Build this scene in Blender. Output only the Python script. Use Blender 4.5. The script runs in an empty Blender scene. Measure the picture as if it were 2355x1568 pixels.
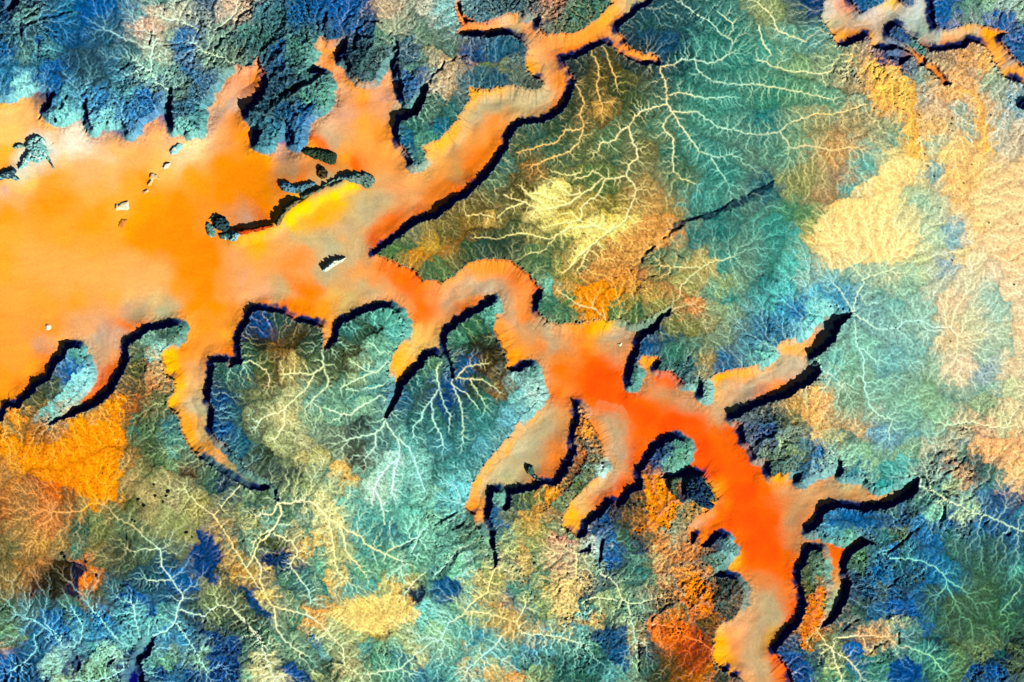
ALB = 0.80
SUN_EL = 38; SUN_AZ = 137; SKY = 0.05; EXPO = 0.5
# ---------------------------------------------------------------- traced survey data
# tile letter + u,v in that tile; S() turns it into survey metres-on-map (0..3072, 0..2046)
ORG = {'a': 0, 'b': 700, 'c': 1400, 'd': 2272}
ORY = {'1': 0, '2': 673, '3': 1346}
def S(txt):
    out = []; t = 'a1'
    for w in txt.split():
        if w[0] in 'abcd' and len(w) == 2: t = w; continue
        u, v = w.split(',')
        out.append((ORG[t[0]] + float(u)/2.24, ORY[t[1]] + float(v)/2.24))
    return out

VALLEY = S('''a1 -400,600 -60,630 0,640 70,640 100,620 160,595 215,572 240,560 300,575 335,595 350,640 345,700 320,750 345,790 395,800 430,805 480,760 530,735
555,700 570,675 588,720 598,800 625,870 650,835 700,800 760,830 795,815 810,790 850,850 870,900 905,885 920,800 990,780 1030,740 1085,690 1110,640 1132,600
1165,640 1145,740 1172,860 1245,850 1270,885 1340,880 1352,800 1340,720 1342,680 1390,660 1400,590 1450,560 1470,500 1500,470 1560,440 1600,432 1640,450 1690,440
b1 130,440 160,380 235,510 230,600 180,650 170,700 115,720 100,760 125,800 165,830 200,880 170,940 155,975 210,985 255,980 262,920 270,880 295,905 345,790 370,830 390,920 430,985
455,930 460,850 500,780 560,740 610,700 640,650 640,570 605,495 550,500 480,480 500,380 550,340 545,300 570,258 600,240 630,280 672,270 760,232 765,325 720,400 790,440
820,505 860,545 900,552 940,538 965,480 1005,410 1060,370 1090,340 1075,270 1060,230 1112,270 1120,340 1092,420 1112,500 1150,570 1135,640 1165,695 1190,690 1222,620 1252,560 1300,545
1312,585 1292,680 1240,765 1115,820 1110,900 1122,960 1180,1030 1215,1085 1205,1108 1250,1110 1285,1085 1290,1040 1270,972 1320,955 1390,930 1450,870 1485,820 1540,730 1592,670 1578,612 1600,582 1690,600
c1 75,605 180,590 330,565 380,590 440,600 500,592 512,570 500,540 430,510 400,460 388,420 400,370 410,330 370,280 300,240 240,232 150,258 100,245 0,250
b1 1650,258 1600,240 1550,235 1490,225 1540,188 1510,125 1488,60 1490,0 1530,10 1545,90 1585,122 1640,150 1720,150 c1 0,145 80,150 130,140 200,115 260,85 370,85 390,112 400,88 485,82 502,120
492,180 540,230 620,220 720,222 790,190 850,150 890,110 940,60 975,25 960,-40 1050,-400 1500,-400 1275,-20 1222,38 1142,80 1110,120 1060,150 1022,182 1020,210 1060,250 1092,310 1150,350 1200,368 1250,350
1292,380 1312,430 1302,458 1270,432 1200,437 1130,427 1080,400 1020,352 970,312 930,300 880,310 840,340 780,372 720,402 652,398 690,470 732,535 732,570 700,640 692,682 640,750 590,790 500,832
400,832 345,852 320,900 287,930 272,1000 230,1070 180,1140 130,1200 60,1270 0,1325 b1 1500,1360 1440,1410 1400,1450 1330,1480 1250,1492 b2 1150,60 1080,112 1000,170 952,202 1010,212
1060,240 1110,265 1170,285 1230,320 1262,352 1290,382 1380,370 1400,400 1432,370 1500,340 1542,290 1600,252 1680,236 c2 100,235 200,230 300,240 350,282 420,340 480,400 515,440 502,500 475,560 500,610
540,640 620,672 720,660 745,672 800,655 850,645 940,640 1010,645 1070,640 1115,680 1180,668 1240,620 1310,580 1388,552 1370,602 1310,652 1290,710 1200,760 1162,800 1165,840 1150,885 1132,890
1117,980 1100,1088 1125,1082 1150,985 1152,920 1180,892 1240,880 1300,890 1308,930 1280,982 1320,986 1380,980 1402,1012 1440,1040 1470,1080 1512,1080 1540,1050 1562,1010 1595,1075 1590,1172
1612,1172 1622,1100 1600,1062 1642,1022 1720,990 d2 -161,968 -50,958 0,940 60,910 112,880 102,852 160,780 230,765 300,740 370,660 430,580 520,545 560,570 600,578 640,600 620,632 562,682 542,730
526,790 480,820 440,870 372,902 410,920 432,990 400,1050 340,1090 282,1110 220,1162 100,1192 0,1230 -90,1270 -160,1310 -100,1330 -85,1400 -75,1460 -30,1500 -10,1560 d3 5,80 60,50 95,130 102,200
112,180 150,158 190,182 230,140 310,158 285,222 345,192 430,150 502,140 530,50 562,60 582,130 562,190 622,190 682,190 722,190 770,240 830,270 870,260 960,215 1070,175 1092,190 1085,250 1080,292
1020,340 950,372 900,402 830,410 722,432 680,410 560,400 500,412 452,440 432,510 400,532 345,572 420,560 450,560 482,592 540,610 600,620 640,562 700,560 770,590 802,640 835,672 760,640 690,672
640,712 612,770 600,830 640,900 620,970 600,1040 560,1110 500,1170 410,1217 432,1172 455,1100 462,1000 460,900 452,760 432,700 380,680 342,702 342,760 292,830 290,900 320,970 332,1040 330,1082
292,1180 220,1250 160,1320 125,1370 180,1430 230,1500 245,1568 400,1900 -200,1900 -96,1590 -110,1560 -135,1540 -190,1522 -215,1500 c3 1702,1495 1655,1430 1650,1380 1662,1280 1680,1220 1720,1170 1790,1150
1850,1050 1860,960 1820,890 1770,870 1640,860 1690,780 1790,690 1740,600 1690,600 1650,650 1600,670 1560,650 1550,590 1520,640 1490,630 1480,560 1502,500 1560,450 1622,420 1672,400 1622,360
1682,350 1650,290 1622,240 1580,185 1540,175 1480,182 1430,200 1380,190 1330,202 1290,185 1330,160 1400,120 1480,60 1490,0 c2 1468,1470 1410,1442 1330,1480 c3 1270,20 1240,60 1210,120 1172,160
1190,230 1180,280 1100,300 1080,350 1020,400 970,370 940,420 900,462 830,500 812,560 790,602 740,600 692,562 650,532 640,510 660,440 690,370 740,320 800,260 850,202 885,190 930,130 885,80 920,50
915,0 c2 900,1470 860,1400 820,1330 790,1290 765,1240 745,1210 758,1260 760,1330 732,1400 722,1460 740,1500 742,1560 c3 720,40 700,120 660,180 622,240 580,252 520,242 490,252 480,280 420,285
300,310 300,400 245,427 225,400 222,292 178,290 170,400 160,470 200,560 190,640 212,730 200,812 170,800 150,700 110,600 60,520 50,460 b3 1550,400 1580,330 1600,250 1640,180 1690,100 1740,40
c2 190,1540 250,1460 290,1420 340,1340 400,1270 450,1222 490,1170 500,1120 470,1050 462,980 440,950 400,960 370,990 290,992 260,975 270,900 240,820 200,760 185,720 190,650 190,600 202,530 190,515
150,560 60,600 0,640 b2 1500,682 1440,740 1430,790 1440,850 1470,930 1490,1000 1490,1032 1458,1030 1420,962 1390,900 1345,880 1302,900 1270,960 1200,1030 1150,1090 1130,1150 1090,1222 1030,1312 1002,1290
1020,1200 1050,1130 1040,1060 1050,960 1080,860 1130,790 1152,710 1150,650 1100,600 1040,562 1000,568 930,580 870,600 800,640 730,670 710,720 690,790 650,830 600,857 605,780 590,700 520,672 430,660
380,630 340,602 250,590 180,580 118,592 105,660 60,720 45,790 50,860 65,930 0,958 a2 1530,970 1530,920 1440,930 1430,1020 1425,1100 1410,1180 1440,1240 1440,1320 1430,1400 1470,1450 1530,1480 1560,1540
a3 1600,70 1670,150 b3 180,190 250,220 290,270 312,340 300,362 270,340 240,270 200,290 130,280 60,252 a3 1560,210 1480,160 1400,112 1330,60 1310,30 1270,0 a2 1260,1480 1220,1400 1210,1340 1180,1270
1140,1245 1120,1200 1130,1170 1170,1140 1170,1050 1110,1022 1100,950 1075,900 1082,860 1140,822 1200,750 1215,700 1190,680 1100,700 1000,715 970,740 900,790 860,820 870,880 850,960 830,1002 790,1060
760,1130 690,1190 600,1250 500,1290 400,1322 340,1352 310,1342 325,1310 380,1275 430,1240 500,1160 570,1090 590,1040 590,960 560,900 530,840 490,822 450,850 440,900 390,930 350,1000 340,1050 260,1080
230,1140 160,1180 135,1240 110,1242 100,1230 50,1230 30,1280 20,1330 -60,1350 -400,1350''')

VALLEY2 = S('''d1 430,-400 440,-20 450,60 430,100 450,170 490,220 512,270 540,312 590,320 640,290 700,280 740,242 770,310 830,340 940,335 1000,350 1040,370 1080,430 1130,460 1180,490 1220,540
1260,570 1290,562 1335,577 1292,545 1252,500 1212,440 1150,420 1112,370 1082,310 1100,302 1130,330 1160,345 1260,340 1330,330 1390,330 1430,290 1470,280 1540,330 1580,400 1620,470 1660,530 1740,545 1792,570
2200,800 2200,600 1850,450 1780,440 1720,370 1670,310 1642,270 1650,240 1700,225 1640,200 1560,180 1480,170 1430,160 1360,175 1290,200 1210,202 1190,130 1192,60 1180,-20 1150,-400 830,-400
900,-20 830,20 770,50 700,92 680,62 650,20 640,-20 640,-400''')
SLOTS = [S('c3 872,590 930,590 925,640 915,720 900,812 880,800 865,720 865,640'),
         S('c3 740,705 775,635 830,620 842,690 800,700'),
         S('a3 895,1290 910,1260 960,1290 985,1262 1035,1260 1038,1320 1000,1400 940,1430 965,1500 970,1700 800,1700 820,1520 870,1430 890,1370 925,1350 880,1320'),
         S('a3 450,1345 500,1360 545,1430 550,1480 520,1505 480,1460 455,1400'),
         S('a3 715,1400 760,1400 770,1430 720,1475 705,1450'),
         S('a1 20,50 40,10 60,-200 180,-200 130,20 90,70 60,85'),
         S('a1 100,150 150,140 160,190 150,250 125,240 105,200'),
         S('d1 862,350 900,335 960,335 1040,365 1020,400 950,450 940,410 880,385')]
# holes: rock standing in the valley that is joined to nothing
HOLES = [S('d1 890,205 920,172 960,180 1000,230 1070,280 1108,335 1112,385 1060,332 1000,295 930,270 890,245'),
         S('d1 962,-120 965,5 1010,40 1050,38 1062,-120')]

# dry streams: 'width | points'
STREAMS = '''3|c1 560,1400 450,1330 380,1270
4|c1 690,1300 620,1250 560,1210 500,1180
4|c1 690,1370 600,1340 520,1310 430,1300
4|c1 960,1560 850,1500 760,1480 640,1500 520,1530
3|c1 760,1480 700,1430 640,1440
3|c1 780,1440 740,1500
3|c1 770,1160 700,1180 600,1160 540,1130
3|c1 850,1150 800,1190 720,1200
3|c2 740,230 700,290 640,330
3|c2 820,160 780,260 730,330
3|a3 500,1100 560,1200 540,1300
3|a3 300,1180 400,1260 420,1340 500,1330
3|a3 60,1500 180,1430 250,1340 230,1250
3|b3 1290,830 1210,900 1150,980
3|b3 1500,700 1420,790 1350,860
3|b3 1640,1100 1540,1120 1440,1180 1400,1280
4|c3 150,960 60,1020 0,1080
3|d2 1200,1330 1300,1350 1450,1330 1600,1370 1792,1350
3|d2 1200,700 1300,690 1350,760 1340,900
3|d2 1100,650 1150,720 1250,710
7|c1 1300,455 1310,500 1340,560 1345,640 1350,700
6|c1 1350,700 1280,715 1200,740 1130,780 1090,850 1105,930 1140,1000 1155,1060 1090,1110 1065,1180 1130,1240 1135,1310 1100,1400 1060,1490 960,1560
4|c1 1065,1180 990,1200 930,1200 900,1180 850,1150
4|c1 910,1200 850,1260 770,1305 660,1310
5|c1 770,1305 690,1370 560,1400 500,1410
4|c1 930,1210 890,1300 780,1380 770,1440
4|c1 1350,700 1390,760 1430,840 1500,920 1550,1000 1650,1060 1780,1040
3|c1 1650,1060 1680,1130 1740,1200
4|c1 1390,750 1480,755 1550,745 1610,800 1700,860 1792,870 d1 -60,900 0,905 150,890 210,830 380,770 500,770 620,740 740,700
3|d1 150,890 200,950 230,1000 330,980 500,1010 680,990
3|c1 1345,640 1440,620 1600,660 1792,650
4|c1 1305,450 1370,440 1450,400 1530,400 1650,430 1720,390 1792,350
3|c1 1540,400 1550,470 1620,530 1700,560 1792,565 d1 0,570 200,600 330,630 520,670
3|d1 0,400 100,440 220,480 320,480 400,500 450,490 500,480
3|d1 430,500 460,580
3|c1 1360,780 1315,860 1390,930 1385,1050 1390,1150 1440,1200 1540,1230
3|c1 740,570 790,700 760,770 790,850 750,880 670,870 610,960 500,980 330,1030
3|c1 780,880 750,960 690,1020 550,1070 430,1120
5|c1 860,380 890,450 880,600 920,740
3|c1 940,340 960,430 1000,520 1010,590
3|c1 1090,855 1030,880 1000,950 900,960 880,1020
3|c1 500,1410 400,1360 300,1330 250,1310
4|c1 400,1360 280,1400 200,1465 110,1440 0,1450
3|c1 1430,0 1500,60 1560,110 1620,130 1700,220 1792,270
3|c1 1690,80 1750,130 1792,160
4|d1 0,20 90,90 130,200 240,250 330,280
3|d1 10,170 40,290 100,370
10|c2 1000,10 900,90 820,160 740,230
4|c2 900,10 700,20 600,80 560,100 430,70 330,60 200,100 60,90
3|c2 600,80 520,180 400,200
3|c2 600,440 680,490 740,540 800,560 880,570
5|c2 1792,220 1640,260 1580,290 1480,370 1440,430 1430,490
4|c2 1580,290 1450,290 1300,280
7|b2 1020,1320 1010,1360 950,1410 850,1430 760,1450
5|b2 960,1400 960,1480 900,1568
7|b2 1030,1340 1060,1400 1110,1440 1120,1568 b3 1110,80 1050,110 980,200 950,270 930,380
4|b2 1110,1430 1180,1500 1200,1560
6|b3 1100,100 1080,200 1070,310
4|b3 960,300 1000,370 1010,440 1020,520
4|b3 1220,60 1250,180 1290,290
5|b2 1370,960 1370,1050 1390,1100 1330,1190 1280,1240 1270,1310 1210,1350 1210,1430
4|b2 1330,1200 1340,1300 1390,1400 1410,1480
4|b2 1390,1130 1420,1220 1460,1290 1450,1400
4|b2 1470,1060 1510,1160 1540,1240 1550,1400 1540,1480
3|b2 1490,1090 1580,1150 1650,1240
4|b2 1500,1030 1600,1040 1700,1050 1792,1130
3|b2 1500,1030 1560,960 1640,945 1720,930
3|b2 1590,1050 1640,1120 1700,1220
8|b2 600,870 610,950 530,1020 500,1090 420,1170 340,1250 200,1300 150,1370
6|b2 340,1260 340,1350 280,1450
4|b2 610,980 650,1060 590,1130 500,1210
4|b2 530,1010 440,1000 350,1010
5|b2 110,920 190,960 250,1020 240,1090
4|b2 1030,930 970,1000 900,985 800,930
4|b2 950,990 820,1050 720,1100
3|b2 1000,880 930,800
3|b2 1010,1080 850,1120 760,1110
5|b2 1000,1150 900,1200 770,1290 600,1230
9|b3 300,370 380,370 470,350 540,370 600,430 680,500 780,560 860,590 880,640 1000,700 1140,760
9|b3 560,380 640,480 670,600 680,720 700,830 760,880
5|b3 700,500 750,590 760,700 850,790
9|b3 310,380 330,430 290,520 250,570 170,640 140,720 190,800 180,900 260,1060 380,1090 520,1130 600,1190 740,1350 750,1460 860,1530
6|b3 290,380 270,440 180,450
5|b3 280,580 400,630 440,700 380,780 440,870 510,960 520,1040
4|b3 280,1080 290,1200 340,1290 460,1380
6|b3 0,1100 80,1170 170,1280 240,1440 280,1568
6|b3 140,720 90,800
4|b3 1250,590 1130,650 1030,690
3|b3 1250,590 1190,720
4|b3 860,1530 1000,1500 1130,1480 1220,1390 1300,1330
7|a3 1610,260 1530,340 1440,450
5|a3 1440,450 1300,350 1240,270
11|a3 1440,450 1550,620 1650,800 1720,900 1792,1000
4|a3 600,370 700,370 800,480 900,520 1000,620 1080,680
6|a3 1080,680 1080,780 1160,890 1235,990 1190,1080 1180,1170 1100,1240 1030,1258
7|a3 1190,1080 1300,1110 1380,1130 1460,1050 1560,1070 1650,1160 1760,1290 1792,1350
5|a3 1190,1180 1250,1260 1330,1390 1390,1500
5|a3 620,1080 700,1170 760,1250 800,1290
3|a3 850,660 890,700 970,670 1070,680
3|a3 330,430 560,420 600,370
3|a3 1140,880 980,890
5|a3 900,1050 910,1150 930,1230
4|a3 190,1140 280,1180 400,1300
6|a3 870,1460 740,1540 600,1568
8|a3 1792,560 1700,640 1690,720
5|d2 650,600 660,700 670,820 715,900 720,1050 730,1160 780,1250 840,1300 910,1310 880,1400 890,1450
5|d2 650,600 760,680 830,710 950,700 1000,650 1100,650 1200,700
4|d2 650,600 560,440 500,390
6|d2 650,600 660,500 720,400 700,350 660,300
7|d2 720,370 820,330 900,310
3|d2 670,820 760,880 800,930
3|d2 430,980 510,1020 560,1080
8|d3 1085,250 1180,280 1290,360 1380,390 1450,440 1550,450 1650,500 1792,560
5|d3 890,740 1000,740 1120,760 1200,800 1280,880 1270,930 1220,980
3|d3 1280,880 1400,960
3|d3 1280,930 1320,1010
7|d3 400,1220 450,1290 510,1360 530,1450 570,1540
4|d3 510,1360 620,1420 700,1540
4|d3 1780,920 1700,1030 1640,1100
12|d3 550,1270 700,1260 880,1270
9|d3 720,1280 740,1360
4|d3 1000,1330 1180,1400 1250,1500
6|a1 1130,600 1060,560 1010,480 1020,380 1040,280
4|a1 1010,480 940,440
3|a1 680,190 780,230 850,270
6|a1 1310,290 1370,350 1450,370 1600,440
7|a1 1330,200 1200,140 1100,130
7|a1 1440,200 1520,150 1590,80 1600,0
6|c3 190,820 160,880 150,960
4|c3 740,700 740,840
6|c3 900,840 990,890 1020,950 1050,1020 1130,1050 1300,1000
11|c3 1090,1060 1110,1150 1140,1300
6|c3 400,1040 370,1110 340,1170 370,1240 400,1250 600,1260 800,1320
10|c3 0,1100 150,1110 300,1160
5|c3 260,1240 200,1320 100,1400 0,1500
5|c3 780,1040 850,1000 960,1010 1050,1030
5|c3 1250,1180 1400,1200 1480,1270 1560,1290 1650,1350'''.split('\n')

# clefts: 'width depth | points'
CLEFTS = '''34 30|a1 345,620 240,810
26 32|a1 570,670 550,780 570,880
24 28|a1 805,800 825,925
26 34|a1 1135,600 1125,740 1140,870
18 24|a1 350,780 385,850 335,980
18 24|a1 1180,870 1215,935
24 16|a1 245,570 250,640
18 14|a1 440,640 400,720
34 30|b1 700,260 700,350 780,440
24 26|b1 1090,290 1080,420 1110,540
26 26|b1 1290,560 1240,700
26 24|b1 330,800 400,960
36 24|b1 190,620 110,720
14 11|a1 130,180 200,150 240,130 380,100 480,75
8 7|a1 250,220 255,500
10 8|a1 180,110 240,65 300,20
12 9|a1 870,380 870,430 780,480
12 9|a1 1180,10 1240,80 1330,130 1380,180
14 10|a1 1330,210 1345,260
20 12|a1 1450,310 1480,260
14 10|a1 1010,210 1000,300
10 8|a1 1100,300 1190,295
14 10|a1 1580,160 1600,110 1700,40
12 6|c1 1370,1568 1450,1490 1530,1460 1600,1440
12 5|c1 1600,1440 1700,1400 1792,1340
12 5|d1 -100,1320 0,1270 60,1240 110,1210
14 11|c2 1170,250 1190,200 1260,150
14 10|c2 1320,100 1380,40 1450,0
9 7|c2 1320,110 1400,180 1460,230
14 11|c3 1240,1160 1270,1100 1360,1040
13 12|c3 1150,1300 1158,1480
16 11|b3 1360,510 1420,460 1500,430
18 11|b3 1480,540 1550,490
18 14|a3 20,1480 30,1568
13 10|a3 110,1400 115,1568
12 9|d3 870,940 950,870
18 12|d3 1220,250 1300,340
20 13|d3 1230,500 1260,400
14 10|d3 1430,480 1425,570
12 10|d3 1250,170 1330,130 1400,60
26 15|d3 1105,185 1130,235
12 9|d3 580,1220 640,1160 700,1140
13 10|d3 870,700 960,640 1040,560 1080,540
10 8|d3 750,1380 800,1320 870,1300
12 9|d3 950,1240 950,1310
12 9|d3 1500,540 1550,480
12 9|d3 1650,580 1700,560
16 12|b1 490,30 530,120 560,160
18 13|b1 625,80 600,170 610,240
15 12|b1 440,190 500,270
18 12|b1 665,190 670,260
20 14|b1 820,190 805,330
12 10|b1 830,200 900,130 1000,150
28 18|b1 250,680 330,620 450,560 560,510
22 14|b1 400,720 520,700
24 14|b1 320,660 240,640
20 12|b1 200,560 300,440
14 11|b1 120,420 0,470
13 10|b1 1310,580 1330,520 1420,420
13 9|b1 1450,410 1560,370
14 10|b1 180,430 220,340
18 14|c1 960,-20 985,20
14 10|c1 440,60 400,-20
10 7|d1 1010,440 1030,500
16 12|d2 -60,1520 20,1440 120,1400
8 6|a3 840,540 850,640 885,695
10 8|a3 1380,1130 1340,1240
12 9|a3 1640,1140 1670,1260
'''.strip().split('\n')

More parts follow.
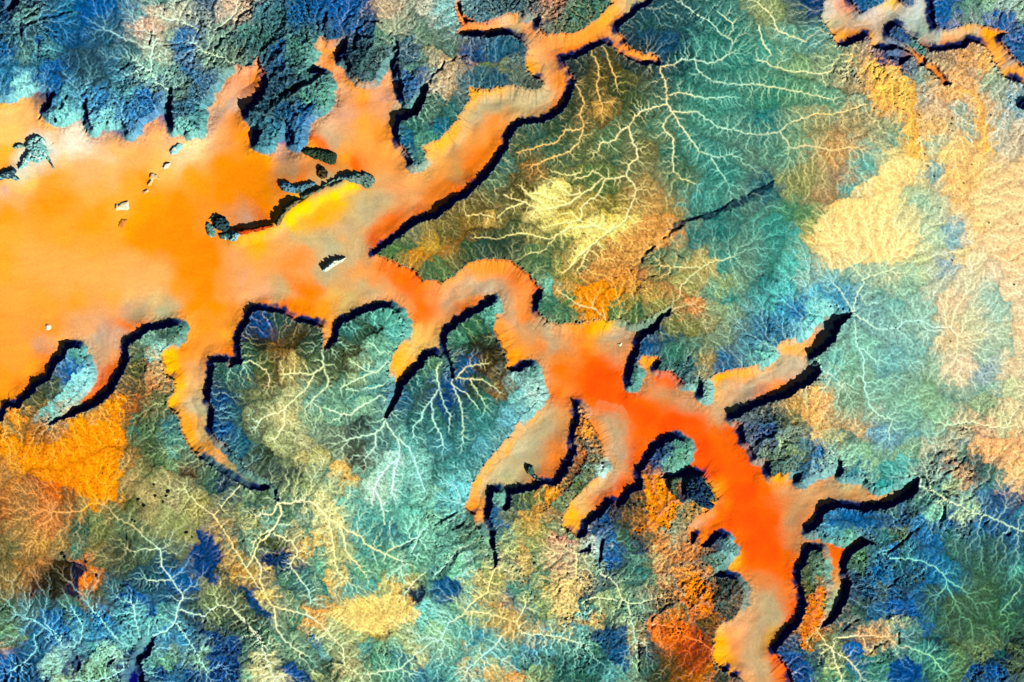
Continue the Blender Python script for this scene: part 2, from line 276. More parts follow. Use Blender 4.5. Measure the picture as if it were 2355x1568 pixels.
# colour survey of rock tops and valley sand, slot shade and sunlit yellow painted in: 'tile u,v=rrggbb'
ROCK = '''c1 600,1290=f8e890 530,1370=f8e898 580,1440=f0e080 640,1330=f0d880 700,1480=e8d070 850,1540=f8e088 1050,1500=f0d878 450,1330=6a6430 740,1240=5f7040 700,1400=a09048 850,1200=5a7840 930,1330=90803c 620,1180=6a7848 a1 60,40=0a1e70 150,100=5f8f86 100,200=3c6a7a 30,300=1c4a9a 150,330=5a8a80 60,560=2f6a9a 300,300=4a8a90 350,200=1d4f9a 500,250=204a88 600,100=1440a0 450,60=2a6a90 800,100=2a5f90 500,450=2b5068 600,400=2f5262
600,550=35606a 350,480=143c98 750,250=2e5f78 800,450=3c7088 950,100=6fa0a0 1080,150=c9b393 1000,200=c8a58a 1200,130=b5b99c 1050,350=a9b59a 1150,250=8fa890 1250,280=3060a0 1400,50=506a80 1330,130=80908a 1530,130=b8a890
1600,50=c5a88c 1500,250=6a8a78 1450,350=7a9a82 1650,250=5a9080 1700,80=4a7a80 1600,380=6a7f68 1300,500=2a58a0 1150,480=6f9a8c 1050,480=8ab8a0 900,650=5a9aa0 1000,680=2850a8 1250,700=2a5a90 1220,620=6a8a70 1300,780=4a8a88
850,600=4a8a98 650,700=3a6fb0 700,850=80c8c0 900,750=3868b0 450,680=5aa0a8 150,600=8ad0c8 470,820=80ccc0 80,450=2f70a0 380,600=1c4aa0 700,20=2a5090 900,350=4a7878 1100,30=5a8a80 250,400=3a7890 30,150=20407a 1250,900=78b8a8
b1 200,100=4a8088 350,150=3f6f70 450,100=1a4a98 620,60=1540a0 750,80=1a3fa0 780,170=143a98 950,60=b09878 1050,100=b5a080 1050,200=95a080 1150,130=8a9a80 1300,50=b0b098 1280,160=708c78 1450,80=80b0a8 1650,50=5a8088 1250,250=6a8a70
1450,300=5a7a68 1600,350=1a3c80 1750,310=2a5f88 1450,430=b8a078 1400,560=c0a880 1550,400=b09878 1700,450=6a7f50 1650,550=3a6a78 1300,350=a0a078 1150,350=4a7080 1180,560=1a3c98 1200,450=55806a 1000,250=5a8a70 880,400=3a6058
850,300=2a5060 720,350=1a3050 1300,700=5a8068 1400,750=3a7060 1200,850=3f7a68 1150,950=1f5f90 1380,860=1f6a88 1250,950=5a9478 300,380=1c3c90 420,350=4a8070 200,300=3c6a60 50,300=3f7070 350,550=2a4a70 400,620=4a6a50 250,750=2a5068
450,760=1c3c98 580,650=5a9a80 400,900=2a60a0 250,900=3a7888 530,350=5a9080 900,200=204878 500,20=1a3c80 850,20=2a4a90 1350,950=4a8c70 1480,780=387068
c1 300,300=2a5f78 250,450=7f8a60 200,560=2a5a70 300,50=4a6a70 600,30=b87a60 700,120=4f7a58 850,60=4a7a60 650,40=8a8a70 1200,130=2f6460 1400,100=386868 1180,250=1f4a68 1350,330=1f4a70 1500,200=2a5f60 1650,100=4a8478 1600,350=4a9080
1700,250=3a8070 1450,450=2a6058 1600,480=3f7c6c 750,430=3c5040 850,500=6a5f30 950,450=5a5428 1100,500=6a6a38 1000,600=4a5a30 750,600=5a6038 1150,600=5a7050 880,720=b8904a 900,800=7a6a38 1100,700=4a6038 600,850=3f5f40 700,700=4a5838
450,900=3f6a58 350,1000=5a7048 600,1000=4a7050 300,1150=6a6030 450,1100=8a6a38 700,1080=5a7048 850,950=6a7848 950,900=5a8058 1250,850=5a8868 1200,1000=7a7848 1300,950=6a8058 1000,1100=4f7050 650,1250=d8c070 550,1400=e0c878
800,1330=b8a058 950,1250=5f7840 1000,1350=7a7838 900,1450=8a8848 750,1500=e0c86a 950,1510=e8c860 1150,1250=a08850 1250,1350=b89050 1200,1480=c89858 1350,1400=a89050 1300,1200=8a8a60 1450,1150=4f7a58 1400,1000=3f7860 1600,1000=4a9080
1500,900=4a8c78 1700,1150=3f8878 1600,1280=4a9888 1700,1450=2f7a70 1550,1350=4a8878 1700,700=4a9480 1550,700=4a9078 1500,550=3a8070 400,1300=5f5428 200,1250=6f6a40 300,1500=4f5a30 100,1400=6a6030 150,1450=c0a058 0,1500=8a7030
1130,420=2a4440 660,450=283c48 180,1200=5a8060 250,1080=4a7868
d1 100,100=8a9a68 250,100=6a8068 50,350=5aa088 350,100=4a6a60 250,250=6aa088 400,250=5a9488 300,450=7aa070 500,450=8aa078 100,650=3f8c70 250,600=5a9470 450,650=6aa080 650,550=a09068 650,450=9aa080 550,350=7a9a78 700,650=8aa080
50,800=2f8078 400,850=9a9868 650,850=a89868 850,800=9aa078 550,920=b09060 900,900=8ab090 250,930=7aa078 150,1000=5a9078 500,1010=c09860 350,1150=9a9860 550,1150=a08868 450,1300=a88c60 250,1200=8a9058 700,1080=6aa898 650,1250=5aa090
200,1400=4f9068 100,1500=3f9080 350,1450=5a8858 50,1250=2a6870 700,420=d8a860 850,450=e8a850 850,570=f0a850 960,550=f0b058 1050,620=f0b060 1050,800=f0b060 1060,1000=f0b868 1000,480=6a8a90 1100,500=7fa090 1130,620=a0a088 1200,450=b09c70
1350,450=c89c68 1450,450=c09c78 1250,400=a89070 1400,380=d0985c 1550,400=e0a860 1600,500=90a888 1300,580=e8a868 1450,620=f0b070 1650,600=98a890 1750,650=80a8b0 1200,700=c8a880 1350,700=9cae98 1550,700=d0ac80 1200,820=e0b070 1400,850=98b098
1500,800=f0b060 1650,800=b0b8a0 1750,900=c0b090 1200,930=a8c0a0 1250,1000=f0c878 1400,950=e8b878 1550,950=f0b868 1650,950=b8b8a0 1200,1100=80a8a0 1350,1150=f0b870 1500,1150=e8c880 1700,1150=e8c088 1000,1080=f8d880 900,1150=f8d880
800,1250=f8d078 700,1350=f8cc78 600,1450=f8c870 850,1400=f8dc88 1000,1300=b0c090 1100,1400=98b898 1000,1500=d0c890 1200,1350=b8c098 1350,1350=f0bc78 1550,1350=e8cc90 1700,1400=f0c890 1500,1500=f0c888 950,390=10208a 900,360=14247a
1250,100=1848a8 1200,60=1c50a8 1400,60=5a8c78 1550,60=80a888 1650,40=90b0a0 1640,160=1840a0 1750,100=88a890 1700,300=1848a0 1750,380=2050a0 700,30=1c4a98 800,10=2a6494 950,230=0c2490 1080,300=5a9080 390,30=10287a 850,650=f0a858 950,850=88a078 1060,900=f0b860
c1 1180,60=2c5c68 1792,420=3f8c78
d2 100,100=3f8f80 250,100=4aa08f 380,50=a0a868 450,100=f0c070 600,100=f0d088 800,100=f0d890 1000,100=e8d898 800,230=f0d080 550,230=d8c888 1050,230=c0c890 1150,100=b0c8a0 1280,100=80a8a8 1330,230=f8d890 1250,300=90a8a8 1450,80=f8d098
1600,150=f0cc98 1750,200=f8c890 1450,280=e0d0a0 1600,320=e0c8a0 100,300=3f8a78 250,300=58b0a0 350,400=8ab0a0 200,450=58b0a8 50,400=388078 100,550=50a098 300,630=2058a0 200,620=4898b8 100,750=2a6090 20,850=3a7890 450,500=50a8c0
550,500=4890b0 600,350=70a898 800,350=a0b898 800,450=78a898 950,550=78b0a0 800,600=78a8a0 1000,400=90b898 1100,600=90b8a0 1200,450=b8c0a0 1280,550=e0c498 1400,400=d0c8a0 1550,500=a0c0a8 1600,600=a0c0a8 1700,450=e8cca0 1750,700=f0cc98
1400,700=c8c89c 1300,750=d8c090 1500,850=a0bca0 1650,800=a8c0a0 1500,970=90a8a8 1350,950=e0c8a0 1700,950=e8cca0 1200,950=98b898 1100,800=80b0a0 950,850=78b0a8 850,950=70a8a0 700,850=80b8a0 550,800=7fae98 500,950=70b0a0 600,1000=80b090
600,1150=80a080 800,1100=80b098 1000,1050=80a890 1150,1050=80a880 900,1200=80b090 1100,1200=88b088 1300,1150=78a088 1500,1100=88b098 1700,1100=c0c898 1700,1250=d8c898 1500,1250=88a078 1200,1300=88b890 1000,1300=78b098 850,1400=6898a8
1000,1450=6aa0a0 1150,1450=80b098 1350,1400=b8b088 1500,1380=d0a880 1650,1350=c0c090 1550,1500=f0b080 1700,1450=f0b078 1350,1500=88988c 350,1100=c0b080 420,1150=e8b070 380,1250=e8a860 250,1180=c09858 420,1400=e0c080 200,1300=78804f
100,1300=3a5858 50,1400=2a3a88 200,1450=7a9078 300,1500=4a7880 600,1350=c0a070 600,1450=5a8070 500,1450=a8a878 700,1400=c8b080 750,1520=78a890 400,620=60b0a8 450,570=90d8c8 350,700=80c8c0 50,870=78c0a8
c2 50,50=8a7038 300,30=5a6a40 250,150=2f4a38 100,170=3f6050 500,40=9a9050 600,100=6a7a48 450,250=5a7f50 700,60=8a9050 800,100=d8c070 900,150=a08048 1050,100=d09850 1150,50=d09450 1300,30=c88c4a 1300,120=f0a058 950,250=c08c48 780,260=90804a
650,200=a09858 600,350=70904f 700,330=a8964a 850,350=c88840 1000,350=d08c48 1050,400=e08c40 750,430=d88c38 650,430=b8904a 900,480=f08c20 850,560=f88a18 1000,520=e88828 1100,450=c88c40 560,420=6ab098 550,540=3a7a5c 680,600=4a7f58
720,520=5a8850 1000,610=6a8850 1150,590=4a7850 1100,560=a09040 1250,500=b8944c 1300,550=90904f 1300,250=5a7a58 1450,250=70906a 1550,130=3a7a70 1700,100=2f7a70 1650,20=4a8c80 1700,250=48907f 1500,300=b09c5c 1600,280=b8a868 1300,320=9a8850
1200,350=b87840 1350,450=b08048 1480,530=c88850 1450,400=a0a060 1600,450=70a080 1700,380=90a870 1750,500=48988a 1700,600=90a878 1600,650=9a9868 1400,650=7a8048 1500,700=88884a 1400,780=4f7868 1300,780=286070 1200,820=1f4a90
1400,900=3f7f68 1500,850=58806a 1600,850=80906a 1700,850=7a9470 1600,950=a08c58 1450,1000=2f6068 1740,930=2a5f90 80,700=3a7050 150,600=60a890 100,800=2f2a10 180,850=2f2810 200,920=4a4020 100,950=5a4a20 200,1080=8a6a38 100,1150=3f7a68
250,1200=3a7f78 400,1020=80b0a8 380,1150=70b0a8 300,1300=68a8b0 150,1350=3f8880 50,1250=3f8878 100,1500=5aa0a8 800,1480=506a48 850,1520=2f4a38 800,1400=f08c28 470,1130=a8d0c0 440,970=5a9080 1130,1050=488070 500,250=4f7048
1350,1520=102c80 1450,1500=60a080 1600,1140=80b0a0 1120,600=4a7840
b2 1050,150=5a8048 1150,120=4a7048 1250,150=d0a040 1250,230=c88430 1400,200=a87838 1350,130=b89440 1500,100=8a6028 1600,50=7a5c28 1600,180=3a5c38 1300,320=4a7048 1400,320=5a7c4a 1700,150=2f5038 1200,60=7a7c58 1450,30=6a6838
150,640=142c80 300,620=3a6050 150,780=2a3018 280,780=6a4c1c 230,850=8a6028 430,760=4f4418 520,780=2f3018 100,880=3f6848 200,950=5a6838 350,900=8a6a30 280,1000=6a5c30 400,950=b0a060 550,800=3f5f48 550,900=5a7448 750,850=4f5a30
850,700=3a5c40 950,700=1f2410 950,620=58a08c 1050,650=58a890 1100,700=60b0a0 750,700=3f8070 800,900=5a5c38 750,980=4a5c38 900,880=7aa080 1000,850=6aa888 1000,950=80b8a0 850,1000=8aa070 950,1050=60a090 650,1000=5a6c48 400,1100=b0b078
300,1200=7a9068 200,1150=7a8050 100,1100=7a7048 50,1050=3f7068 550,1150=70a088 700,1100=6a9c80 850,1150=60a090 500,1300=88a880 700,1250=78a888 900,1200=88b890 150,1300=8a9060 350,1250=c8c080 80,1350=5a7050 30,1450=2a5f80
300,1450=a0a870 450,1450=a8a878 550,1380=80a080 700,1450=6a8068 850,1350=3a5048 850,1500=4a5c48 1000,1450=58887c 1150,1450=60a89c 1100,1150=2a5f80 1250,1150=48685a 1200,1050=2f6a68 1350,1000=5a8c80 1330,1080=3f6050 1420,1060=0f2c90
1430,1170=102080 1250,950=4a806a 1350,920=5a8c60 1200,1300=38706c 1350,1300=3f7c74 1500,1250=2a5f6c 1500,1400=3c7c74 1400,1450=48888c 1650,1300=48908c 1600,1080=3a5030 1550,950=1f5090 1500,750=4a8c6c 1600,700=3f7850 1600,780=3a3a18 1560,860=2f4a38
a2 450,1000=1440a0 500,950=2050b0 520,880=60a898 540,1020=90e0d8 450,1130=80d0c8 330,1250=68b8b0 330,1080=4a6048 250,1150=505c34 200,1200=6a7048 280,1200=a08048 1000,780=78b098 1050,830=90c8b8 1100,720=4a6a58 1180,690=50806a
950,850=5a7858 900,950=5a6838 1000,950=a87c48 1050,1050=c08048 900,1080=7a6838 850,1120=6a6440 900,1180=c8682a 1000,1150=a07038 950,1250=5a4428 1100,1170=6a7848 1080,1000=b89868 1000,1280=5a7848 950,1350=4a7c60 1050,1400=5a7848
1150,1330=3f7878 1180,1450=5a9480 1050,1500=4a6038 900,1450=6a7c50 850,1500=907038 750,1200=f08a18 650,1350=f88c10 550,1400=f08820 750,1400=f88a10 500,1300=e0902c 600,1270=8a9060 700,1230=7a8050 300,1430=a8682a 200,1400=d07c28
100,1270=e89038 50,1350=a08850 200,1350=7a5c28 50,1450=e88c30 420,1380=b08048 350,1500=d07820 450,1500=f88c18 1500,1000=3f7060 1600,950=4a8078 1740,650=1430a0 1740,850=4a5428 1500,1130=2a5060 1450,1180=10388c 1600,1100=6a8050
1700,1150=5a7858 1550,1250=2f6070 1480,1380=10388c 1600,1350=4a7c6c 1700,1450=5a7858 1600,1500=2a6a78
a3 150,100=e89430 50,150=b08048 300,80=f09020 500,80=f89010 700,100=f88c10 650,230=f88810 550,200=f89018 700,320=f09028 400,130=f09018 250,200=a8683c 400,300=e06820 450,350=8a6030 350,280=c07038 100,250=c08040 200,350=a87c48
50,400=a86c38 150,500=a08048 350,500=c88048 300,600=b88c48 100,650=7a7848 50,800=7a7040 150,800=987038 300,750=b07840 400,600=988048 560,500=3f6a50 500,650=488068 650,450=788c58 700,550=788048 650,650=8a8048 560,750=d08048
600,850=d87830 570,930=e87828 500,850=0f1c48 420,850=3a3c14 350,920=3a3418 400,950=403c14 200,900=a87840 250,960=5a3c20 100,950=988048 700,800=707848 650,1000=6a7048 750,900=4a6868 850,400=5a6434 900,200=98905c 850,250=a08c58
950,180=808450 1000,350=b0a068 1100,400=a0a870 1200,350=a8a070 1150,200=a89c68 900,100=a08048 1000,100=6a7848 1100,100=58804c 1180,120=80a070 1280,160=6a5838 1380,200=5a7858 1450,220=48785c 1500,230=1f3060 1350,400=a09858
1250,450=a0a868 1050,550=98a068 900,600=4f6c4c 850,520=6a8058 1000,480=98905c 1150,550=90985c 1250,620=98985c 1200,720=708058 850,700=4a5438 900,780=4f6848 1000,700=587858 1300,700=0f2c80 1420,620=0f1f78 1450,720=142c80 1330,800=1038a0
1400,880=0f2c90 1400,780=2f5048 1500,560=a89058 1550,700=b89858 1570,800=a8904c 1600,550=3f7868 1700,600=78a080 1480,850=3a4c38 1550,930=7a7848 1500,950=988c58 1350,950=98a068 1700,1000=1c4468 1650,960=1f3f60 1770,1080=1438a0
1600,1050=788450 1450,1000=80905c 1250,930=1c4090 1180,880=1f50a0 1120,780=2f5868 1050,850=2f6468 950,850=2a5868 1000,950=2a6878 900,1000=1838a0 800,950=3a7070 1030,1090=1038b0 850,1100=4a8c98 900,1150=60a8a8 1100,1100=50948c
1150,1000=1f5078 1000,1200=68b0a8 1100,1180=70b8a8 1300,1060=4a6c48 1400,1100=788c58 1300,1150=1f4470 1500,1170=4f7050 1600,1150=384c38 1700,1150=384030 1650,1220=5a8468 1550,1280=142c90 1370,1230=0f1f80 1450,1300=102488
1430,1420=0a1c90 1570,1400=0f1c70 1500,1450=0f1f80 1500,1540=0a1c90 1680,1350=3a6c5c 1650,1500=5a9480 1750,1400=b0b078 1200,1250=3f88b0 1100,1280=3f7cb0 1100,1400=6aa880 1150,1330=7aa088 1220,1480=2a6898 1050,1500=142c88
1150,1530=2a5f90 1300,1500=142c80 1320,1400=78a888 50,1100=4f7050 200,1120=58807c 300,1080=3a6460 400,1100=4a8078 520,1080=4f8060 550,1150=2f70a0 350,1150=1f50a8 430,1250=2058b0 250,1250=285f90 100,1200=78a070 50,1250=488060
30,1330=c0a080 200,1400=1c4880 80,1480=1440a0 150,1540=184080 300,1350=2a6490 270,1530=1f4f88 400,1400=90c0a8 380,1480=88b8a0 500,1230=68b0b0 600,1250=3a80a8 680,1200=2a6cb0 600,1350=58a8a8 700,1400=88c0a0 620,1480=88b890
800,1400=a0d8b8 800,1250=3f80a8 850,1300=68b8b0 500,1440=0a0f70 450,1550=90b088 700,1540=70a078 880,1500=0a0c70 900,1400=0a0c60 980,1440=6ab0a0
b3 200,80=3a4c30 350,100=7a8c60 250,170=4a6050 400,200=4a5c48 450,80=b0a868 550,100=b0b078 600,50=a8a868 600,200=80a080 700,130=e0b868 750,200=d8b060 780,120=c8b070 700,60=80a080 850,50=4a5844 900,150=6aa088 450,280=8a9c68
200,320=5a7854 100,350=7aa078 150,420=3a6c60 50,450=a8a868 350,430=5a8868 250,480=80b8a0 450,420=70907c 420,520=b8b078 100,560=c0b878 50,600=4a7c6c 180,480=b0b070 500,500=7aa080 600,600=d8b868 650,450=d8d088 560,380=c8c888
700,320=90a878 800,350=70b0a0 700,400=70b8a0 900,450=60a898 850,530=58a094 1000,500=5fa898 1050,400=68b098 1150,300=60a898 1000,100=a0d0b8 1080,50=a8d8c0 1000,250=b0d8b8 1150,150=88c8b0 1250,150=78b8a8 1350,100=48847c
1400,200=3f7c70 1500,100=48908c 1600,60=3f8484 1350,300=80b898 1450,250=68b0a8 1530,300=78d0d0 1300,400=70b8a0 1450,350=60a8a0 1200,480=68b8a0 1050,580=48888c 1150,650=50988c 950,620=4a8c80 1250,560=80c0a0 1350,480=78b090
1400,600=68b098 1500,600=5a9480 1600,560=5a8468 1650,650=487860 1650,800=60a078 1550,750=78c098 1400,750=60a088 1300,700=70b090 1200,750=70b090 1200,850=98b878 1100,800=78b090 1000,760=60a888 850,700=58a490 950,850=68a880
830,820=68a880 1000,830=a8a860 550,700=60a088 450,650=d8b060 470,560=58a088 600,780=60a888 720,720=b8b878 560,850=78a880 680,880=e0b058 760,900=58a094 900,900=50a098 1000,950=b0c080 1100,890=e8b860 450,850=4a8078 350,850=5a906c
300,900=48806c 420,950=3a6460 600,950=489080 450,1050=4a9480 350,1000=88a070 100,700=5a8470 50,800=b88c48 150,800=c8b068 70,850=c89848 260,620=505c28 240,740=081c70 340,740=081c78 300,790=102c60 100,950=0f3c68 150,1050=0f3c90
200,1100=103880 30,1000=284c50 50,900=989058 200,960=d0b868 250,1050=a0a870 300,1150=8aa078 100,1150=5a7850 60,1250=3a5438 200,1250=608c68 280,1280=70a080 20,1280=0a1ca0 20,1400=0a2080 80,1330=5a9478 130,1400=2a5448 180,1400=c0c088
200,1480=d0c888 100,1500=80a880 260,1540=c8c898 400,1500=0a2ca0 330,1440=2a4c58 450,1520=284868 350,1380=80a878 550,1500=a8b878 480,1420=58806c 450,1250=88a070 380,1200=2f6458 420,1130=4a8c68 550,1130=d89c58 650,1080=d8b060
480,1100=d8a058 600,1200=b0b880 700,1230=b0b070 660,1300=90a878 560,1300=3a7c9c 600,1350=5aa0a0 500,1370=6a9880 600,1450=38604c 700,1450=1f4430 750,1350=9aa070 760,1450=b8b078 800,1500=98a878 800,1100=d8c070 850,1030=e0b850
950,1050=d8b860 1050,1050=d0b868 1150,1020=e0a848 900,1150=d8b868 1000,1150=e0b858 1100,1100=d0b868 1200,1080=c0a858 800,1250=a8b878 900,1250=b09c50 1000,1250=a89c60 1100,1250=a0a868 950,1350=68a078 1100,1350=78b090 850,1350=50988c
1200,1350=a8b880 950,1450=488868 1100,1430=387c80 1250,1400=b8c088 1050,1500=68a888 1250,1500=48889c 1200,1540=48888c 1350,1450=58a098 1250,1000=304c44 1230,960=183050 1440,930=1c4c90 1450,980=18488c 1400,880=285c60 1520,970=2a5c80
1350,950=58907c 1330,1100=78d0c0 1400,1100=78b8a8 1500,1080=70a880 1300,1180=70b8a0 1400,1200=98c890 1500,1200=68b0a0 1550,1150=58a090 1600,1100=b0b878 1600,950=90b078 1650,900=c0b070 1700,950=a8a868 1700,1050=c89858 1650,1200=48a0a8
1550,1300=b0b880 1500,1350=60a08c 1650,1300=60a098 1600,1400=50989c 1700,1400=b0b878 1700,1480=e0a860 1600,1480=c0b070 1500,1500=60a898 1400,1520=3a7c84 1750,850=88a860 1500,850=68b890 1300,820=60a088 1750,450=2a60a0 1760,330=68a890 1700,620=88a870
c3 350,350=3a6450 250,450=70805a 200,600=58907c 170,500=2a6494 400,450=d0a050 500,400=c88c40 550,300=e88c30 600,280=f09030 520,330=a88c4c 450,300=5a7c48 350,520=b09c54 500,500=c89c50 450,580=b8a058 550,600=a09c54 300,600=a0a468
250,660=98a870 350,700=c8a860 450,650=90a064 500,720=80986c 300,780=c8a868 400,820=c8a860 250,800=80a080 500,830=80a070 570,870=3f7858 550,930=d8b060 450,880=70a088 100,600=60a084 50,700=80b0a0 30,850=88c8b8 100,930=c0b478
50,1000=70b0a0 150,880=b8a868 220,830=d0b068 60,500=48705c 750,50=c06830 800,80=6a5c38 830,150=58682c 730,170=88582c 760,250=5a7440 700,260=7a7850 900,150=b0d8c8 870,60=3a6450 880,30=e0984c 650,350=68885c 620,450=98784a
600,530=80986c 650,620=c8886c 700,560=7aa078 750,560=b8a868 690,640=c89880 620,700=c8b080 650,780=c8a078 720,800=b09878 690,880=d8b070 780,760=98a878 850,780=80a888 850,680=d8f0d0 900,450=0a2890 970,460=0a2480 850,560=103c88
950,620=1848a0 940,750=1038a8 950,700=144890 1000,600=5a7c4c 1050,560=3a5c44 1000,500=3a5c3c 1050,450=4a5430 1050,650=488068 1150,620=104470 1150,700=103c78 1120,560=3a4c3c 1050,350=102c30 1150,350=4a5c34 1100,420=a06c2c
1200,250=f08018 1280,250=f08820 1250,320=e87c1c 1300,350=f88010 1250,400=f87c10 1350,450=f88818 1250,480=f88418 1400,380=f0881c 1250,530=f08c28 1150,530=c87828 1350,280=584820 1500,250=102050 1450,330=182858 1550,300=3a6458
1600,330=4a7c68 1620,290=587c54 1600,400=e88830 1550,380=508068 1500,420=b09450 1430,470=6a8468 1400,540=8aa080 1300,620=d08848 1350,650=c88448 1250,600=3f6048 1300,700=b8a870 1200,750=80905c 1100,750=68a080 1200,850=508068
1150,850=3a8078 1050,800=2f6058 1000,820=3a5c50 1050,900=488470 1250,900=70946c 1350,800=d0905c 1350,900=b89868 1450,700=d08044 1550,700=c87c40 1500,770=b88c58 1600,750=98785c 1650,750=4a6c58 1400,750=a0885c 1450,850=c88848
1550,850=e08840 1600,900=f88028 1500,950=8a8c5c 1450,950=a07844 1400,1000=e87c30 1480,1020=d89c68 1600,970=d89058 1560,1000=88885c 1500,1080=e87c30 1550,1100=c8703c 1620,1050=f06c18 1650,1100=e87c28 1650,950=3f4c34 1700,900=384c34
1750,900=2a4840 1700,1050=4f5c38 1750,1100=385c50 1650,1200=6a5424 1600,1200=5c5424 1450,1100=88804c 1350,1050=58684c 1300,1100=3f6450 1400,1160=d88038 1300,1200=e08040 1300,1230=f07830 1400,1230=f06c28 1500,1270=d8602c
1350,1180=98642c 1450,1300=b85c20 1550,1300=983c10 1250,1350=4a5034 1350,1400=58481c 1450,1400=6a4c18 1550,1400=904c14 1600,1450=b85c1c 1600,1350=a8501c 1300,1480=384428 1450,1500=7a4c18 1350,1520=4a5830 1550,1520=b0641c
1620,1500=d07820 1700,1530=3a5444 1200,1450=3a6c58 1200,1350=28485c 1200,1250=3a6468 1130,1200=98885c 1150,1260=c89c68 1100,1150=98b080 1150,1100=78a088 1050,1050=68987c 950,1050=98b078 1000,950=90a878 900,930=2a6464 800,970=285c68
850,1030=3a7468 700,950=d8b068 680,1050=d8c078 620,1080=d0c074 730,870=c8ac70 600,980=98a870 500,950=80b080 350,950=60a084 300,900=50907c 250,980=3f7c84 230,1030=d8a05c 300,1050=408490 450,1030=98a868 500,1080=88a060 200,1130=b09c58
280,1150=c09c58 100,1100=a0ac70 300,1190=b89c5c 420,1130=5a8c80 500,1150=488468 580,1150=58987c 450,1230=c8ac70 600,1220=a8b080 680,1180=c8b070 800,1130=d8b060 880,1110=e0b068 780,1060=58b0a8 750,1200=4a8c98 850,1180=b0b878
950,1120=3a6c58 900,1000=a0b078 1000,1200=104060 920,1290=103c98 1050,1300=1040a0 1000,1350=18487c 1050,1400=184c90 950,1250=286060 850,1330=4a8c70 750,1290=68a898 650,1300=58988c 550,1300=58a0a0 450,1300=4088a0 450,1350=4a8898
350,1300=60a08c 200,1250=68a898 100,1200=4a94a0 50,1250=3f8c98 200,1350=60a49c 300,1400=4a989c 100,1400=70b8a8 50,1500=58a0a0 150,1480=d0c078 200,1500=b0a870 300,1520=e0a058 400,1450=4a8c78 450,1500=90a868 550,1400=4a7c68
520,1480=80a070 650,1400=306860 750,1400=347870 650,1500=287060 800,1500=286c50 850,1430=307068 950,1460=60a8a0 1050,1490=68a890 1130,1400=90b080 1120,1250=88a878 900,1380=185460 1100,1500=88a07c 1700,650=204868 1680,780=58907c
1750,680=78b0a8 1740,850=1f2c38 1300,80=0c2c90 1420,50=5aa078 1380,110=60a088 1160,240=283a48
d3 150,100=4a6c58 250,60=80905c 200,30=90a878 400,80=1f54a0 300,120=2a5f80 450,130=80a8a0 600,60=88b898 700,30=88b888 850,50=88b090 750,130=90b890 900,140=4aa094 1000,120=58a8a0 650,150=388090 850,230=389894 1050,60=80a880
1000,40=88a880 1150,30=b8b898 1250,30=a8a080 1280,120=c8946c 1200,80=48706c 1350,200=c0946c 1400,260=b89068 1350,60=70987c 1400,100=38605c 1500,40=e8a868 1600,50=f0a460 1550,90=d8a478 1700,40=b8a878 1750,120=e8b070 1700,200=f0bc80
1700,300=d8b880 1550,180=387868 1480,150=3a6868 1600,250=48887c 1500,280=58a09c 1450,220=5a5c50 1250,220=60988c 1300,270=a0b078 1200,180=80988c 1500,330=3a6894 1650,350=284c84 1750,380=2a5474 1600,400=284c84 1400,400=a8c090
1400,350=60988c 1300,450=2a60a0 1200,400=78b898 1150,330=407c70 1100,450=3068a0 1150,500=3068a0 1050,380=406c68 1000,440=204490 900,400=5a8884 950,480=6a8c6c 850,480=48746c 700,470=1848b0 600,450=2058b0 500,500=2868a8 750,520=204c98
500,550=58a0a8 620,580=60a080 900,580=6a8850 850,620=387c7c 950,560=788c5c 1050,600=184490 1100,580=2458a0 1200,600=2058a0 1300,550=38786c 1350,650=487868 1300,700=386c60 1450,700=406c5c 1500,560=38747c 1600,600=3f6c5c 1650,500=2a5090
1500,470=2a5c9c 1750,450=388090 1750,560=2a5c88 1600,700=406858 1650,650=3a686c 1750,700=407c80 1780,790=58a894 1700,850=40705c 1500,800=406c50 1400,850=406c68 1300,870=307888 1150,750=285c9c 1200,850=2058a0 1250,780=2a6c90
1050,750=286098 1000,700=4a9094 950,740=3a706c 900,700=285cb0 1000,800=285878 1050,830=4a705c 1100,900=1c50a0 950,820=2a5c80 800,800=1c60b0 850,860=286cb0 750,850=2060a8 750,750=386870 680,720=608c64 650,800=507c58 650,700=60905c
650,900=284c70 700,960=1f4480 800,950=5a7c70 850,1000=1c48a0 900,1050=1038b0 1000,1030=1848a0 950,960=204468 1000,1100=1440a0 850,1100=185098 750,1100=206098 700,1040=38584c 650,1080=48785c 1100,1150=2058a8 1080,1220=1840a0
1200,1100=387468 1150,1000=285478 1200,1000=3a604c 1300,1000=4a6c48 1400,1000=4a7050 1500,950=486c48 1600,900=446c4c 1600,1050=3f6c48 1700,1000=3a7464 1780,900=38605c 1750,1050=3a6858 1300,1100=446848 1300,1200=4a6c50 1450,1150=446c48
1600,1150=48784c 1700,1150=487c58 1200,1250=408078 900,1180=b0b078 850,1150=70a080 700,1170=488074 550,1150=48686c 650,1250=b08c58 750,1270=c8945c 850,1265=c89c68 550,1230=88945c 1000,1200=80a074 1050,1180=60987c 950,1250=488894
1050,1270=4a806c 730,1340=b8ac70 620,1350=1848b0 660,1330=2050a8 600,1320=1c4488 850,1330=4a8c7c 900,1300=60a088 800,1380=488878 1100,1330=409088 1050,1380=58987c 1180,1320=1c4048 1250,1300=38583c 1330,1310=58683c 1450,1310=607c54
1500,1350=788c58 1300,1370=68905c 1450,1420=508060 1600,1300=6a8c5c 1650,1380=1f5c5c 1700,1330=2f4c34 1760,1290=2a4438 1750,1380=5a7048 1700,1430=1c3450 1750,1480=5a704c 1550,1470=1c3444 1450,1530=0c2890 1600,1530=1038a0
